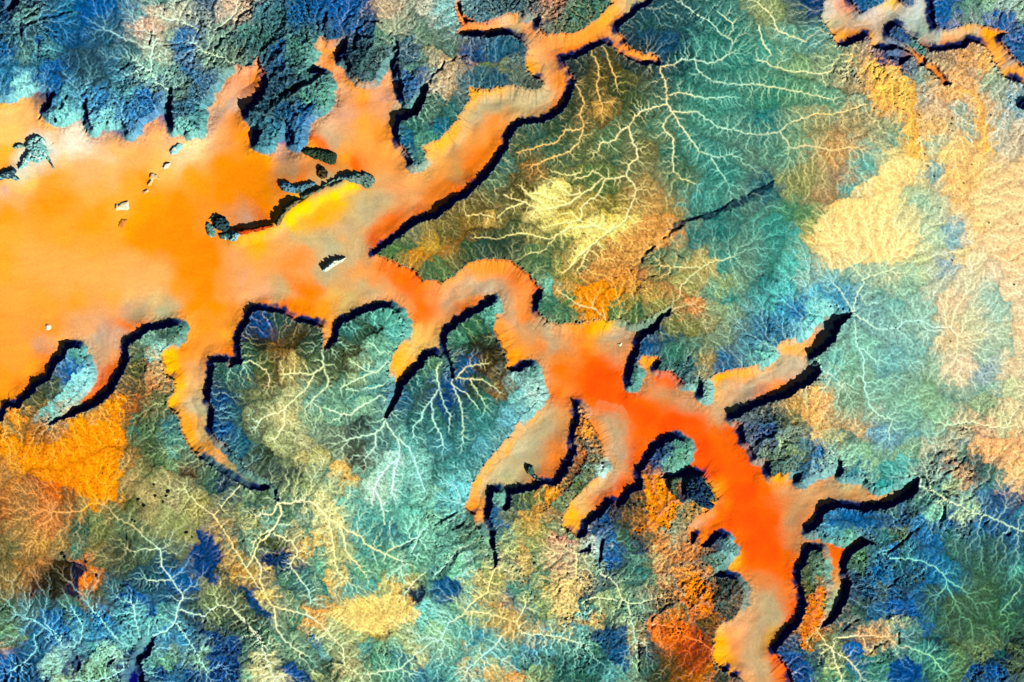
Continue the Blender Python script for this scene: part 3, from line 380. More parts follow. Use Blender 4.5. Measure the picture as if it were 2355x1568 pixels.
1500,1500=28505c 1350,1480=688c5c 1300,1530=58885c 1200,1420=488c74 1200,1500=387460 950,1450=0c3890 1050,1450=14489c 950,1530=0c30a0 1060,1530=1c4c90 900,1400=18406c 850,1450=4a946c 750,1450=388070 750,1520=488c78 650,1450=287490
600,1500=509478 550,1350=788c54 480,1300=98a068 400,1280=6a7848 350,1250=a08c54 300,1350=4a7c50 420,1370=284468 450,1430=387868 350,1420=387460 400,1500=509068 500,1440=b0b878 520,1500=70a070 450,1550=68985c 500,1270=5a8064
250,1300=386484 180,1380=0c2490 250,1430=0a2c90 300,1520=0c38a0 200,1350=104078 280,1480=1038a0 580,1560=488070 380,760=607850 400,700=3a5440 350,880=5a7844 400,830=4a6040 440,820=68987c 460,700=68987c 350,960=5a7038 420,980=e87820
400,1050=f07418 350,1100=f07c18 400,1120=f07018 330,1180=f08020 330,1270=f08c30 460,1050=80985c 380,1180=e87820 300,1240=c89448'''

SAND = '''a1 50,680=ffb820 60,780=ffc878 150,730=ffbc70 250,870=ffb868 50,900=ffd070 30,1050=ffb838 150,1200=ffd068 60,1290=f0c0a0 50,1200=ffcc40 20,1170=e08028 350,1200=ffa838 300,1300=f8a038 450,1050=ffc870 480,950=fff0d0 700,1050=f8c890
800,1000=ffc070 600,1150=f8b870 700,1200=ffb868 900,1050=ffb060 1000,850=f0a878 1050,920=f8b868 1150,920=f0b080 1250,1000=ffe098 1300,920=ffc070 1200,1050=ffd898 1400,850=e0b090 1450,750=c8a890 1500,900=f0a860 1600,600=e8a078
1650,480=f0a070 1690,540=ff8c28 1600,850=ff9838 1620,950=ff9430 1700,1000=ffb038 1550,700=c8a890 1450,680=f0b070 1500,1100=ff9820 1600,1200=ff9008 1300,1200=ffa428 1500,1300=ff9410 1200,1400=ff9410 1000,1500=ff9410 600,1300=ffb050
400,1350=ff9c28 200,1400=ffa030 50,1450=ffa028 100,1330=f8b060 300,1370=f09820 600,1500=ffa028 700,1400=ffa028 800,1420=ffb040 880,1480=ffa818 1000,1380=ffa020 1400,1400=ffa040 1630,1450=c0a090 1600,1530=f88828 1750,1480=e06828
1750,1100=ff9408 1750,1300=ff9408 1000,1200=ff9820 900,1250=ffa838 1100,1130=ffc060 300,600=20406a 570,800=40609a 820,850=40609a 1140,750=40609a
b1 60,900=ff9010 200,1020=ffa418 350,1000=d8a888 400,1100=d0a070 400,1150=b8a070 100,1200=ff9008 200,1400=ff8c10 450,1180=ff7c18 350,1230=f88420 500,1000=f0a028 560,960=f86818 640,1000=f86818 50,550=e8a070 50,1430=b89c78 600,1340=ffcc08
450,1380=ffcc08 400,1500=ffcc08 700,1350=ffcc08 780,1270=ffcc08 600,1450=ffb020 700,1420=f8b028 850,1250=e8a058 850,1350=c0ac78 700,1550=f0a860 620,1250=c8a878 680,1240=98a088 580,1280=d0a068 600,350=ff9c40 600,430=ff9438 700,480=f8a068
800,560=ffa448 850,650=ff9c38 700,620=e8ac80 700,750=e8ac88 850,850=ffa840 950,600=f0a068 1030,540=f0a870 990,620=d8a080 1000,700=f0a068 1100,720=c8b088 620,880=c8b088 620,840=e8bc90 680,940=c8b088 900,950=ffa850 750,980=f0a850
750,1060=ffa830 1000,900=ff9c38 1000,1050=f8a048 1100,1080=f8a050 820,1120=ff6818 1000,1200=e8a868 1200,1200=f0a860 1300,1100=e8ac60 1350,1000=ffb050 1500,900=ffb040 1450,1050=f8a850 1600,750=b8ac80 1700,700=b8b088 1650,900=f8a050
1750,950=ff8c28 1550,1150=c8a058 1500,1200=d09858 1650,1100=f08830 1200,1350=e8a868 1000,1350=d0b078 900,1450=c8b080 1100,1300=f0a060 1350,1300=d87828 1450,1250=f88828 1500,1300=e86820 1250,1420=e87028 1050,1500=f07020 1000,1540=f07828
1600,620=ffb020 1500,830=ffb020 1400,950=ffb028 1700,620=ffb020 1650,150=f89850 1580,170=ff8838 1720,170=f09c60 330,900=2040a0 1090,300=2040a0 1280,620=102050 530,430=90c8b0 640,650=ffb070
c1 20,160=f89850 150,160=f8a060 250,150=d8b088 320,100=ffa030 350,180=c8b888 400,200=f89858 450,260=e0a870 550,280=ff9c50 700,250=ff9c40 550,350=f89858 700,330=ff8820 850,230=ff9838 950,200=ff9c48 1000,100=ffa058 1050,50=f0b878
1150,30=d8d098 1100,90=d0c090 900,120=ffa830 980,60=ffa838 950,10=ff9c20 1000,230=f0b070 1040,310=ff9c48 1100,370=ff9838 1200,385=ffa448 500,420=e0a870 460,350=e8a868 440,440=ffa820 430,480=ffb018 520,480=d8a870 580,520=f89c58
650,560=ff9430 620,630=f0a058 550,600=c8ac78 480,640=c0b488 350,640=c8b080 200,610=ffb028 100,610=ffb020 50,620=ffb018 200,700=b8b080 50,780=c0ac80 350,700=c8b078 500,730=d8a868 600,720=f08830 650,650=ff8c38 250,750=e8a860 100,850=f8a050
200,820=ff9840 150,950=ff8c28 100,1050=ff8420 30,1200=f06818 50,1100=f87c20 20,700=ffb020
b2 200,50=ffb808 250,60=e8b058 50,120=f8ac30 100,150=ffb038 170,150=ffb818 300,100=f0b070 400,100=d0b078 500,100=c8b480 650,170=b8b890 800,120=c8ac78 800,200=c8b080 900,250=d8a068 1000,280=f07828 1100,350=ff7420 1150,320=ff6c18
1200,400=f86c20 950,120=e86020 600,130=c0b080 450,180=ff9c50 420,250=ff9440 200,250=ffa858 50,200=ffa850 100,350=ffac58 480,330=f8a058 500,450=ff8010 450,420=ff7c10 550,430=ff8410 420,540=ff8808 500,620=ff8c08 570,640=ffa028
200,530=ff8418 330,570=ff7c18 250,470=c8b080 320,450=c0ac78 100,460=f0a868 600,380=c0b080 660,340=a8ac88 650,480=e0b860 750,520=c8b070 620,560=ff9c20 700,420=e0a868 850,420=c8ac78 950,350=f09850 950,450=c0a878 850,330=f0a050
1050,480=f0a060 1100,550=e8a060 1150,600=f09858 1270,450=ff7c20 1270,550=ff6c18 1240,630=ff7418 1350,450=f89050 1450,400=f89850 1500,350=ffa040 1600,300=ff9c38 1700,260=ff9838 1550,460=c8ac80 1700,420=b0a890 1450,530=c8a078
1600,500=e88838 1550,550=e87020 1650,520=f07820 1750,300=ff8c38 1300,700=f8b860 1250,780=f8c868 1200,830=f0cc78 1200,720=e8b460 1140,780=ffa020 1100,900=ffa018 1080,980=ffa018 1060,1060=ffa020 1150,900=f8b848 1320,820=f0c070
1350,780=d8b068 1100,1100=101c60 1430,900=101c60
c2 30,380=d0a070 100,300=ff9838 200,270=ff9430 250,320=ff8830 350,370=ff8838 450,430=ff7c28 150,400=b8a888 60,420=b0a890 30,470=d8a068 50,520=f08030 200,430=c8a880 250,500=c8a078 350,500=f09850 380,560=ff9440 420,630=f88430 300,600=c8a478
350,680=d0a070 220,650=ff9030 230,760=ff9830 300,780=f8a048 290,900=ff9820 340,860=ffa028 450,700=c8a878 550,720=b8a880 600,800=b8a078 650,700=d8a068 700,680=ff9430 480,800=f08c40 750,750=f08838 800,700=ff8c10 870,700=ffb810
950,680=ffbc10 900,700=ff9c10 920,740=d0a048 860,800=ffa030 950,780=c8a878 1000,760=b8a890 1030,700=c0a888 1000,850=d09868 800,850=f07820 820,950=ff6010 900,1000=ff5810 850,1100=ff5408 1000,1000=ff5c10 1050,1070=f06818 650,900=e88838
650,1000=ff7818 550,1000=e0985c 520,900=d89860 600,1150=ff7c20 560,1200=e09858 500,1250=d8a060 500,1340=c8a878 420,1300=ffa830 350,1380=ffa820 280,1480=ffac18 200,1540=ffac28 420,1400=d0b080 350,1520=b8b898 450,1480=b8a888
550,1400=c8a070 570,1500=e08038 600,1350=d89858 950,1150=ff5c08 850,1200=ff7018 950,1230=ff6c10 850,1280=d0986c 950,1300=c0a078 1050,1300=e08848 1000,1400=c0a070 1000,1500=c0a080 870,1350=f88830 830,1300=ff8c20 860,1450=ff8818
900,1520=f89428 1100,1200=ff5c08 1200,1280=ff5808 1300,1330=ff5400 1400,1350=ff5000 1500,1350=ff5808 1550,1500=ff5000 1100,1450=ff7020 1200,1400=ff6c18 1350,1410=ff6410 1200,1200=f07020 1300,1220=d88040 1200,1060=c89060 1300,1120=c89868
1400,1150=c89868 1500,1200=c09068 1600,1230=c89868 1200,940=ffa020 1250,900=ff9c18 1170,1010=d89860 1300,1010=ff5410 1340,1030=f86018 1400,1080=f05818 1550,1120=d09060 1620,1110=ffa820 1700,1030=ffa818 1750,1010=ffa018 1680,1130=e8b068
1750,1100=c0a880 1700,1250=c0a078 1650,1400=f07020 1700,1500=f06818 1250,700=101c60
d2 -50,1000=ffa018 -50,1100=b8ac90 0,1000=f0b060 50,1020=c0b898 150,950=c8bc98 250,920=c8b898 300,950=c8b098 150,820=ffb808 200,830=f8b038 260,810=f8b058 350,770=f8ac68 420,730=f0ac80 100,900=f8b868 50,960=f0a850 200,1000=d0a888
100,1060=ff9030 170,1050=f88020 50,1110=ff6c18 0,1130=f06818 320,990=b09078 500,640=a0b0a0 560,600=b0b8a8 420,650=98c8b8 -100,1250=c0a078 -150,1400=f06018 -80,1500=f06018
d3 50,300=ff6010 100,450=ff5c08 50,600=ff5400 130,700=ff5800 180,850=ff6008 50,750=ff6c10 200,300=c89060 150,250=f08838 150,190=ffa818 200,400=e08848 250,400=c09868 300,300=c8a070 400,240=d09860 480,190=e8a068 500,240=c0a078 600,260=b8b080
700,290=c0ac78 780,300=d8945c 650,320=c88c50 850,310=d09c68 950,260=c0a878 1040,240=a8a070 250,500=c09468 230,600=d08850 350,600=d07838 430,570=ff7c20 300,630=c89060 200,700=f07018 450,640=d09860 500,640=ff6c10 560,640=ff6408
520,720=ff6408 525,800=f87018 520,860=d8a058 50,900=e08848 150,950=f07820 100,1000=c0a078 50,1050=c0a070 150,1100=b8a878 220,1120=e85818 230,1050=f06818 100,1150=b8a880 30,1200=c89870 0,1400=d8a068 150,1250=d07828 80,1280=f09c28
100,1230=c8a040 50,1480=c8a878 30,1550=e0a060 130,1420=ff6818 180,1500=f87018 -50,1250=d8a070 -70,1450=e0a070 490,950=a0b888 480,1080=88b0a0 -50,100=ff5c08 -80,300=ff5400 -60,500=ff5800 -50,700=ff5800
c3 50,380=f09430 20,300=ffa020 70,200=ffa818 150,100=ffa818 220,30=ffa820 150,220=c8b488 250,100=c0b890 300,150=b8b488 250,200=a8b080 400,50=b8b088 480,120=b0a878 500,60=c09c68 550,100=d07c38 580,180=f06818 560,220=f05818 600,50=f08028
100,300=c8a870 930,150=ff9c20 960,80=f09030 1030,50=b8a080 1060,150=d08848 980,200=c0a488 900,250=c8b080 850,290=c8a880 840,240=ffa838 870,210=ffa820 760,350=f0b060 720,370=ffb018 700,430=ffb018 680,500=ffac38 760,400=d0b078
820,340=e8a858 950,320=ff7018 1000,280=ff6810 1050,230=ff5c08 900,360=f05c18 1100,120=ff6818 1150,30=ff6410 1550,50=ff5c08 1600,150=ff5400 1700,100=ff6408 1400,160=ff7818 1650,280=ffa028 1640,340=ffb018 1700,400=ff5c08 1750,500=ff5c00
1600,440=d88850 1650,500=f87018 1530,520=c89c78 1500,560=f88828 1600,620=ff8418 1660,560=ff6c08 1700,1180=e8b060 1680,1300=ffac18 1700,1400=ffac20 1720,1460=ffac28 1770,1350=f09c60 1780,1250=f8a868 1790,740=ffa830 1850,1000=c8a070
a2 50,50=ffb040 400,50=ffa838 200,200=ffac48 600,200=ffa840 50,250=ffac38 400,400=ffac50 800,300=ffb058 600,350=ffb058 1000,50=ff9408 1200,100=ff9008 1400,200=ff8c08 1300,300=ff9008 1100,350=ffb868 1200,400=ffa438 1350,450=ff8c08
1450,550=ff9418 1500,450=ffa858 1600,200=f0a870 1650,350=e8a880 1740,450=f0b080 1300,550=ff9418 1280,650=ffa440 1350,700=ff9828 850,500=f8c878 1000,510=e8c888 1150,540=c8b080 870,550=c8a080 950,590=b0a880 1100,590=a8b088
750,500=ffac48 500,500=ffa438 300,520=ffa840 100,500=ffac48 50,700=ffa440 200,750=f8a048 320,680=ff9c38 270,820=d8a078 150,850=ffa840 400,750=f0a860 50,900=ffa440 200,950=ffa030 300,900=ff8828 600,700=f0ac70 700,750=c8a890 650,800=b8a890
600,850=c8a880 680,900=c8a078 620,950=c8a480 600,1050=c8a080 750,900=f0a060 800,950=e07020 650,1080=f06818 750,1020=e06018 600,1150=f87820 800,700=d0a080 850,650=ff8028 950,640=e87028 50,1050=ffa030 100,1080=f88828 30,1150=ffa028
80,1200=ff9828 250,1000=e07828 1220,800=ff9428 1270,900=ff9830 1120,870=ffbc08 1130,960=ffb808 1160,1050=ffb408 1150,1200=ffb808 1200,1180=ffa820 1200,1000=ffa020 1280,1050=e8b878 1300,1200=c8b890 1330,1250=b0b890 1350,1000=e0a870
1450,800=ff9c40 1530,750=ffa838 1540,850=f88828 1570,900=e07028 1300,950=e8a868 1220,1300=ffa020 1250,1400=ffa018 1300,1480=ffa828 1350,1520=ffa818 1380,1430=b8a878 1450,1500=b8ac78 1420,1540=c8a860 1560,620=f89838
a3 1350,30=ff9c10 1420,30=f89838 1470,50=e8a868 1550,120=b8ac70 1620,170=b0a868 1450,130=2a4850 1560,200=2a4850 500,1440=0a0f60 890,1500=0a0c70 900,1380=0a0c60 740,1430=0a0c50
b3 100,180=a8a868 200,230=98905c 100,240=203840
d1 500,50=c8c0a8 580,30=f0a888 620,60=e88858 480,30=d8c8b0 540,150=b0c0a0 650,150=c0b8a0 700,120=c0b8a0 470,130=e8d898 520,210=ffa030 580,230=ffa838 650,220=f89828 700,240=f88838 620,280=e87828 800,100=c8bcb0 900,80=b8bca8 900,10=ffb818
830,30=f8d080 1000,80=b8bcb0 1100,50=b8c0b8 1080,120=a8c0b8 1000,150=a8c0b8 1100,210=98c0b0 1200,240=a8c0b0 800,180=c8b8a8 800,250=c8b898 760,230=ffb848 780,300=ffb048 850,280=b8b098 950,290=b8a898 1020,310=c8a070 1060,360=f08838
1100,420=ff9430 1170,460=f89c48 1230,510=f08c30 1150,290=ff8818 1250,290=ff8828 1350,270=f08c40 1300,220=d8b878 1400,180=ffa820 1350,230=b8bca0 1450,230=c0b898 1550,230=ffa018 1600,210=ffa420 1560,280=ffa028 1650,350=f8a840
1620,400=ffa838 1650,430=c8b898 1700,420=c8b098 1750,480=f0a848 1680,500=ffb028 1780,530=ffa848 900,360=0c1c80 1000,390=101c60
c3 890,700=0a1060 790,660=181828
a1 60,20=0a1450 130,200=0a1450'''

# ruggedness of the rock tops (0 smooth .. 1 broken badland)
RUG = '''a1 100,100=10 300,300=7 600,400=2 200,500=5 600,100=4 1000,200=6 1300,150=8 1500,300=9 900,600=9 600,750=9 1000,750=10 1250,500=9 1250,700=10 750,250=4
b1 100,200=9 300,400=10 300,700=10 500,600=10 700,100=7 850,300=10 1000,150=5 1200,300=8 1400,300=5 1350,500=7 1200,600=9 1250,850=5 1450,750=5 1600,400=5 1600,50=8
c1 200,400=4 300,50=9 700,100=9 1200,200=5 1500,200=5 1000,500=3 700,800=3 400,1100=2 700,1300=1 1200,1300=1 1400,900=2 1700,500=2
d1 200,300=1 300,900=1 500,1200=1 800,450=9 900,600=9 1060,800=4 1200,500=6 1300,800=7 1500,600=7 1650,800=6 900,1200=1 1200,1300=5 1500,1200=4 1400,100=6 1700,100=8 200,1400=2
d2 200,200=3 700,100=1 1250,200=5 1600,200=3 300,500=6 150,700=7 700,500=5 900,600=2 1400,600=2 800,1000=1 1300,1000=1 1700,800=2 300,1200=6 150,1400=9 500,1450=6 1000,1300=1 1500,1450=7 1350,600=3
c2 100,100=2 300,400=2 600,200=2 900,300=3 1100,350=8 1250,400=6 1500,300=3 1600,200=2 1500,550=6 1400,750=3 1600,900=3 1450,1000=7 650,550=2 200,850=2 200,1100=3 100,1400=1 400,1100=5 850,1500=9
b2 1200,200=1 200,700=5 400,800=3 800,800=4 400,1200=2 900,1100=2 1200,1200=2 1500,800=3 100,1000=4 1500,1300=1
a2 300,1150=5 1000,950=7 900,1250=6 1100,1400=4 650,1300=3 200,1350=6 1550,1100=5 1600,1450=4 1050,800=3
a3 400,100=2 150,300=3 300,600=2 900,250=4 400,900=5 900,600=3 1400,700=5 1000,1000=6 300,1300=6 600,1300=8 900,1300=9 1200,1400=7 1500,1300=7 1650,1000=5 1300,350=6 1600,600=6 1200,550=1
b3 300,150=4 700,150=4 1000,200=3 300,450=7 500,700=6 800,700=5 1000,500=3 1300,600=8 1500,700=8 500,900=6 300,1000=5 900,1100=3 1000,1280=6 600,1300=6 100,1400=7 1200,1400=4 1500,1000=4 1500,1250=4 1650,1000=6
c3 300,400=5 450,600=5 300,800=9 700,700=8 500,950=8 800,900=8 1000,600=6 1100,800=6 1300,400=9 1500,350=9 1300,650=7 1500,950=10 1350,1150=8 700,1100=8 850,1200=8 300,1100=4 200,1350=3 600,1350=6 1000,1300=7 1400,1400=2 500,1500=7 1000,1500=6 750,200=9 100,700=7
d3 150,100=9 500,100=7 850,50=2 1250,150=9 1550,100=7 1650,250=5 1200,400=8 1400,450=8 700,500=4 900,550=8 800,850=9 1000,750=7 1300,700=2 1500,900=1 1200,1100=2 1650,550=4 900,1100=7 700,1200=6 600,1350=6 900,1350=6 1300,1300=3 1650,1400=6 1550,1530=8 1000,1480=3 400,1050=8 400,800=7 350,1400=7 600,1500=5'''

# tone of the dry washes
WASH = '''a1 200,200=9ad0c8 600,300=90c0c0 1050,450=c0e8c8 1500,200=c0d0a8 900,700=a0e0d8
b1 300,200=80b8a0 1000,100=d0c0a0 1300,700=a0d0b8 400,600=88c0a0
c1 200,400=b0c890 900,300=e0b860 900,650=f0b868 500,1000=f8b860 1200,600=f0c878 700,1300=fff0a0 1100,1000=fff0a8 1500,300=b8e0c0 1400,1200=e8d890 1650,700=b0e0c0 1300,750=fff0b0 1600,1200=a8e0c8 300,1400=fff098
d1 100,300=f0e8a8 300,500=e0e0a0 500,900=f8c878 400,1100=e8c888 800,400=f8b860 100,1200=c0e0b0 1300,500=f0b080 1400,1200=f8c880
c2 500,100=f0e090 900,150=fff0a0 700,450=ffb860 1300,300=f0d080 1600,400=c8d8a0 1500,800=b0d0a0 200,1000=d0b868 100,1100=b0e0b0 200,1300=a0e0d8 650,580=90d8b0
d2 150,300=90e8d8 700,1000=b8f0d8 700,350=d8e8a8 1000,700=b8e8d8 1400,800=f0e0b0 1200,1400=c8e8b8 1600,1200=e8e0b0 300,1300=f0c078
b2 300,800=e0b058 450,1050=f0f0a8 200,1000=e0d090 800,750=b0f0d0 900,950=d0f0b8 700,1200=d8f8c0 400,1300=f0f0b0 1300,1200=b0f0d0 1500,1200=d0f0b8 1600,1000=f0e090 1000,1400=c8f0c8 1250,1500=b0f0e0 100,1450=90d0c8 1200,200=f8c860
a2 1000,1000=f0b068 1050,1350=b8d8a0 1600,1000=c8e0a0 1550,1350=a0e8d0 650,1300=ffb050 250,1200=d0b878
a3 300,300=f0a058 300,600=f0a860 900,250=e0c080 1200,150=c8e8a8 850,550=c8b878 1080,800=c8e8c0 1200,1000=c8f0d0 300,1200=90d8d8 700,1200=98e8d8 900,1300=a8f0e0 1550,650=e8c880 1550,1100=d8e8b0 1300,1350=a8e0c8 1600,1400=a8e0c0 650,250=ffa838
b3 300,450=f8f0a8 650,450=fff0a0 670,700=ffe890 1000,200=e0fff0 1200,200=b0f0e0 900,600=e8f0a0 200,700=f8e898 250,950=f8d888 550,700=b8e8b0 500,950=b8f0d0 900,1100=f0c868 1300,500=b8f0d0 1300,700=b8f0d0 1400,1100=b0f0e0 1100,1450=d0f0c0 500,1250=d8e8a8 150,1250=e8f8c8 1600,1000=e8d890 1600,1350=c0f0d0 100,450=f8e098
c3 300,500=d8c880 300,800=f0d088 700,900=f0d080 200,1150=e0c880 200,1350=b0f0e0 600,1100=f0e090 500,1400=a8e0c0 900,1000=d8e8a8 1200,800=c0d8a0 1400,400=ffa830 1450,900=ffa050 1500,1250=ff7c38 1000,1300=88c8c0 1100,1450=b0e8c0 950,650=80c8b8 1400,600=e8b070
d3 300,80=b0d8a8 800,60=b8e8c0 1250,250=d0e0a8 1500,450=b8e0b0 1600,100=f8b880 700,500=88c8c8 1000,750=80d0b8 1250,850=88d8b0 1400,950=80c090 800,1000=70b8b8 500,1350=e8e8a8 800,1260=e8b878 1100,1400=98d8a0 950,1500=70b8c0 1650,1100=90c890 400,1050=ff9840'''

# how far the lit walls are bare rock (10) rather than banked sand (0)
BARE = '''a1 100,620=8 450,830=10 700,830=10 950,820=9 1100,700=10 1300,850=10 1380,650=10 1500,480=8 1650,450=2 1700,550=0 b1 250,950=8 450,880=10 620,680=10 520,420=9 600,280=3 700,400=6 1000,450=10 1080,300=8 900,540=4 1200,650=9
1280,600=6 1100,900=3 1240,1090=5 1300,980=0 1500,800=0 1600,600=0 c1 100,600=0 400,480=0 300,250=4 200,110=0 450,90=5 600,220=1 900,110=0 1150,80=2 1200,360=1 700,500=3 300,900=3 b2 1000,200=1 1400,380=0 1600,240=0 c2 300,240=0
480,420=2 500,600=3 800,650=0 1150,670=5 1280,600=9 1120,1050=9 1220,890=2 1400,1000=3 1590,1130=9 1720,1000=1 d2 -50,950=2 60,900=7 180,790=3 350,690=10 470,570=10 400,900=6 200,1150=6 0,1220=3 d3 50,150=5 150,160=1 290,190=8 400,160=9
550,130=7 650,200=8 820,270=10 1000,200=9 900,380=6 600,400=5 400,520=5 500,600=8 700,570=9 620,900=4 490,1100=9 460,850=9 440,700=4 300,900=3 200,1280=2 200,1470=0 c3 1700,1300=0 1780,1150=3 1850,950=8 1750,700=7 1550,600=2 1650,400=2
1560,190=2 1450,80=9 1250,100=4 1050,350=3 850,500=6 650,480=1 850,220=2 900,120=9 920,20=3 c2 850,1400=0 760,1280=4 700,1500=4 c3 450,280=5 280,350=6 140,600=7 170,300=6 20,400=1 c2 300,1400=3 430,1240=6 490,1100=9 440,950=7 270,900=0
195,650=1 195,540=9 b2 1450,900=6 1250,980=4 1030,1200=9 1090,850=1 1130,680=7 1050,570=6 800,640=4 600,750=3 400,650=1 200,580=3 60,750=4 a2 1430,1100=4 1450,1400=4 1250,1450=2 1200,1350=2 1150,1000=0 1090,880=0 1180,720=8 1000,720=6
860,850=4 600,1250=2 450,1220=10 570,1050=10 500,840=8 300,1060=4 50,1230=1 b3 200,200=6 1650,180=1 1580,330=0 a3 1450,150=8 1600,230=7 800,1600=6 900,1400=5 500,1440=5 d1 450,100=3 520,270=0 740,260=1 900,340=5 1060,400=2 1180,470=0
1300,340=2 1500,290=1 1600,430=0 1750,560=0 1700,370=3 1640,230=2 1480,170=0 1350,180=0 1200,150=4 900,0=0 700,80=3'''
DEEP = '''b1 700,400=44 b1 100,720=44 b1 180,900=38 b1 1080,450=40 b1 1200,720=40 a1 500,700=24 b1 700,900=30 c1 300,900=28 c1 1100,400=20 d1 900,200=24 d1 1600,300=22 a2 1400,1200=30 b2 1000,1100=26 c2 300,800=26 c2 1200,1100=26 d2 400,900=38 d2 100,1150=32 d3 600,350=32 d3 550,900=30 c3 1000,300=28 c3 100,500=28
c3 1800,1000=28 b1 1100,900=34 b3 200,200=20 a3 500,1440=20 a3 900,1400=22 a2 300,1100=28 b1 600,1300=14 c3 900,700=18'''

# how clearly the dry drainage shows
FERN = '''a1 300,300=5 800,400=6 200,100=4 900,700=7 b1 300,400=4 1000,200=4 1350,800=8 c1 200,400=5 900,500=7 700,900=6 600,1300=8 900,1500=6 1200,900=5 1500,400=5 1650,900=5 1250,1450=3 1600,1350=2
d1 200,300=5 200,700=4 400,950=5 400,1300=2 850,500=3 900,1250=1 1300,600=3 1500,1200=1 1600,700=3 1000,900=4 d2 200,200=2 700,150=1 1300,200=2 1600,400=2 900,600=3 700,1000=3 1300,900=2 1100,1200=2 1500,1300=3 300,700=4 300,1300=3
c2 200,150=3 800,200=6 900,400=5 1300,400=3 1600,200=2 1600,600=4 1450,850=5 150,900=6 200,1250=4 b2 1250,180=2 300,800=7 800,800=7 900,1100=8 400,1200=7 1200,1200=7 1600,1100=7 1300,1450=8 200,1450=6
a2 900,1100=6 250,1200=6 1050,1400=6 1600,1100=7 600,1350=2 200,1350=4 a3 500,150=2 200,350=5 200,650=6 900,250=3 900,600=4 1400,700=3 1100,900=6 300,1250=8 900,1250=8 700,1400=7 1500,1400=6 1600,500=5 b3 300,200=6 600,400=7 1000,200=9 900,600=7 500,900=7
900,1120=2 1100,700=6 1300,900=7 1500,600=5 1400,1200=8 600,1350=6 1500,1450=8 c3 300,550=4 300,900=6 200,1250=9 700,1000=6 600,1350=6 1000,1100=6 1300,500=2 1100,750=5 1500,900=4 1450,1350=5 950,1350=7 1150,300=3
d3 300,80=5 800,60=4 1250,250=5 1600,150=3 700,450=5 900,600=4 800,900=4 1300,750=5 1550,900=4 1300,1100=3 700,1250=5 1100,1400=7 1600,1200=3 450,1400=7 950,1100=6 1600,400=6'''

